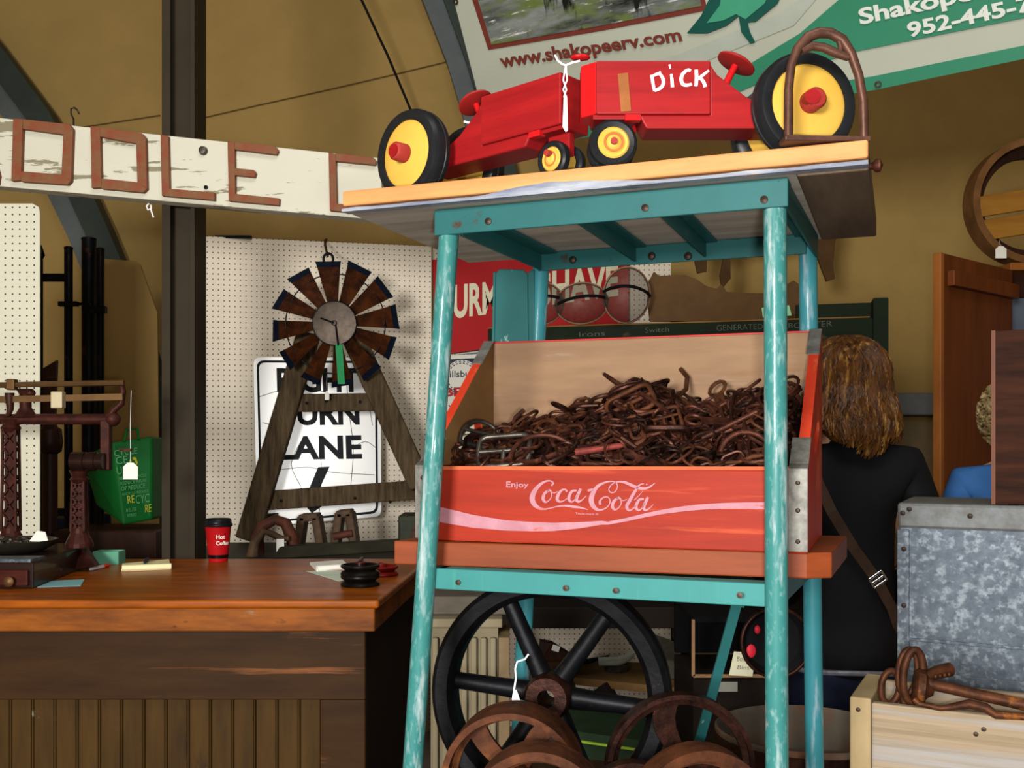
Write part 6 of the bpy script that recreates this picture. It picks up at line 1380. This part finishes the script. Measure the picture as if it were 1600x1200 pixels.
def curly_hair(t, W, k, m):
    mb = MB(); mb.ell(W(0, -.012, 1.615), (.100*k, .112*k, .110*k), 3)
    RR = random.Random(5)
    for i in range(620):
        a = RR.uniform(0, 2*PI); th_ = math.acos(RR.uniform(-.75, 1))
        if math.sin(a) > .45 and th_ > 1.1: continue
        c = V((.108*math.sin(th_)*math.cos(a), .118*math.sin(th_)*math.sin(a)-.012, 1.612+.118*math.cos(th_)))
        nrm = V((math.sin(th_)*math.cos(a), math.sin(th_)*math.sin(a), math.cos(th_))); u = nrm.orthogonal().normalized(); v = nrm.cross(u); s0_ = RR.uniform(.007, .013); p0_ = RR.random()*6
        mb.tube([W(*(c+u*math.cos(p0_+q_*.9)*s0_+v*math.sin(p0_+q_*.9)*s0_+nrm*(.004*q_-.006))) for q_ in range(7)], [.006*k]*6+[.003*k], 5)
    mb.obj('hair', m, t, smooth=60)
HAIR1 = mat('hair_golden_brown', '#5e3a18', .45, c2='#27150a', scale=34, stretch=(2.2, 2.2, .4), bump=.2, spots=[('#9a6f35', 26, .54, .70, (2.5, 2.5, .35))])
HAIR2 = mat('hair_blond', '#9a855c', .5, c2='#6f5c3a', scale=40, bump=.2, spots=[('#bda67a', 30, .55, .7, (1, 1, 1))])
JBLK = mat('jacket_black', '#0e0e11', .75, var=.15, scale=14, bump=.25)
BLUE = mat('shirt_blue', '#34619a', .8, var=.08, scale=14, bump=.15)
JEAN = mat('jeans_navy', '#12172a', .8, var=.2, scale=30, bump=.2)
wb = P(1323, 690, 2.72)
pw, PW_, pk = person('woman seen from behind in a black jacket with long wavy golden brown hair', (wb.x, wb.y, 0), math.radians(-6), 1.70, HAIR1, JBLK, JEAN, long_hair, .84, .472)
# grey zipped hem of the jacket
mb = MB(); ring = [PW_(.158*math.cos(a), .142*math.sin(a), .862+.004*math.sin(3*a)) for a in [2*PI*i/40 for i in range(40)]]
mb.tube(ring, .007, 8, True); mb.obj('jacket_zip', mat('zip_grey', '#6b6b74', .5, .3, var=.2, scale=90, bump=.1), pw)
# shoulder bag strap worn across her back
bgs = thing('shoulder_bag', 'brown leather shoulder bag with a bright strap buckle worn across the woman in black', 'bag', tuple(PW_(.2, .02, .8)))
LEA = mat('bag_leather', '#3a2a20', .5, var=.2, scale=20, bump=.15)
def onback(x, y):
    dx_ = (x-1323)*2.6/F; return P(x, y, 2.72-.142*math.sqrt(max(.04, 1-(dx_/.165)**2)))
sp = [onback(*q_) for q_ in ((1262, 700), (1279, 755), (1300, 800), (1335, 858), (1368, 903), (1394, 950), (1414, 1010))]
mb = MB(); row = []
for i, p_ in enumerate(sp):
    d = (sp[min(i+1, 6)]-sp[max(i-1, 0)]).normalized(); s_ = d.cross(V((0, 1, 0))).normalized()*.0135
    row.append([mb.b.verts.new(q_) for q_ in (p_-s_, p_+s_, p_+s_+V((0, .004, 0)), p_-s_+V((0, .004, 0)))])
for i in range(6):
    for j in range(4): mb.b.faces.new((row[i][j], row[i][(j+1) % 4], row[i+1][(j+1) % 4], row[i+1][j]))
mb.b.faces.new(row[0]); mb.b.faces.new(row[-1][::-1]); mb.obj('strap', LEA, bgs)
mb = MB(); c = onback(1370, 905)-V((0, .006, 0)); d = (sp[5]-sp[3]).normalized(); s_ = d.cross(V((0, 1, 0))).normalized()
for q_ in (-.014, .0, .014): mb.tube([c+d*q_-s_*.019, c+d*q_+s_*.019], .0035, 8)
for q_ in (-1, 1): mb.tube([c-d*.014+s_*.019*q_, c+d*.014+s_*.019*q_], .0035, 8)
mb.obj('buckle', mat('chrome', '#d5d8dc', .15, 1., var=.03, bump=0), bgs, smooth=True)
MB().box(PW_(.215, .03, .80), (.09, .24, .22), math.radians(-6)).obj('pouch', LEA, bgs, bevel=.02)
pb2 = P(1590, 690, 3.25)
person('person with curly blond hair in a blue shirt mostly hidden behind the dark wooden box', (pb2.x, pb2.y, 0), math.radians(-20), 1.62, HAIR2, BLUE, JEAN, curly_hair, .92, .52)
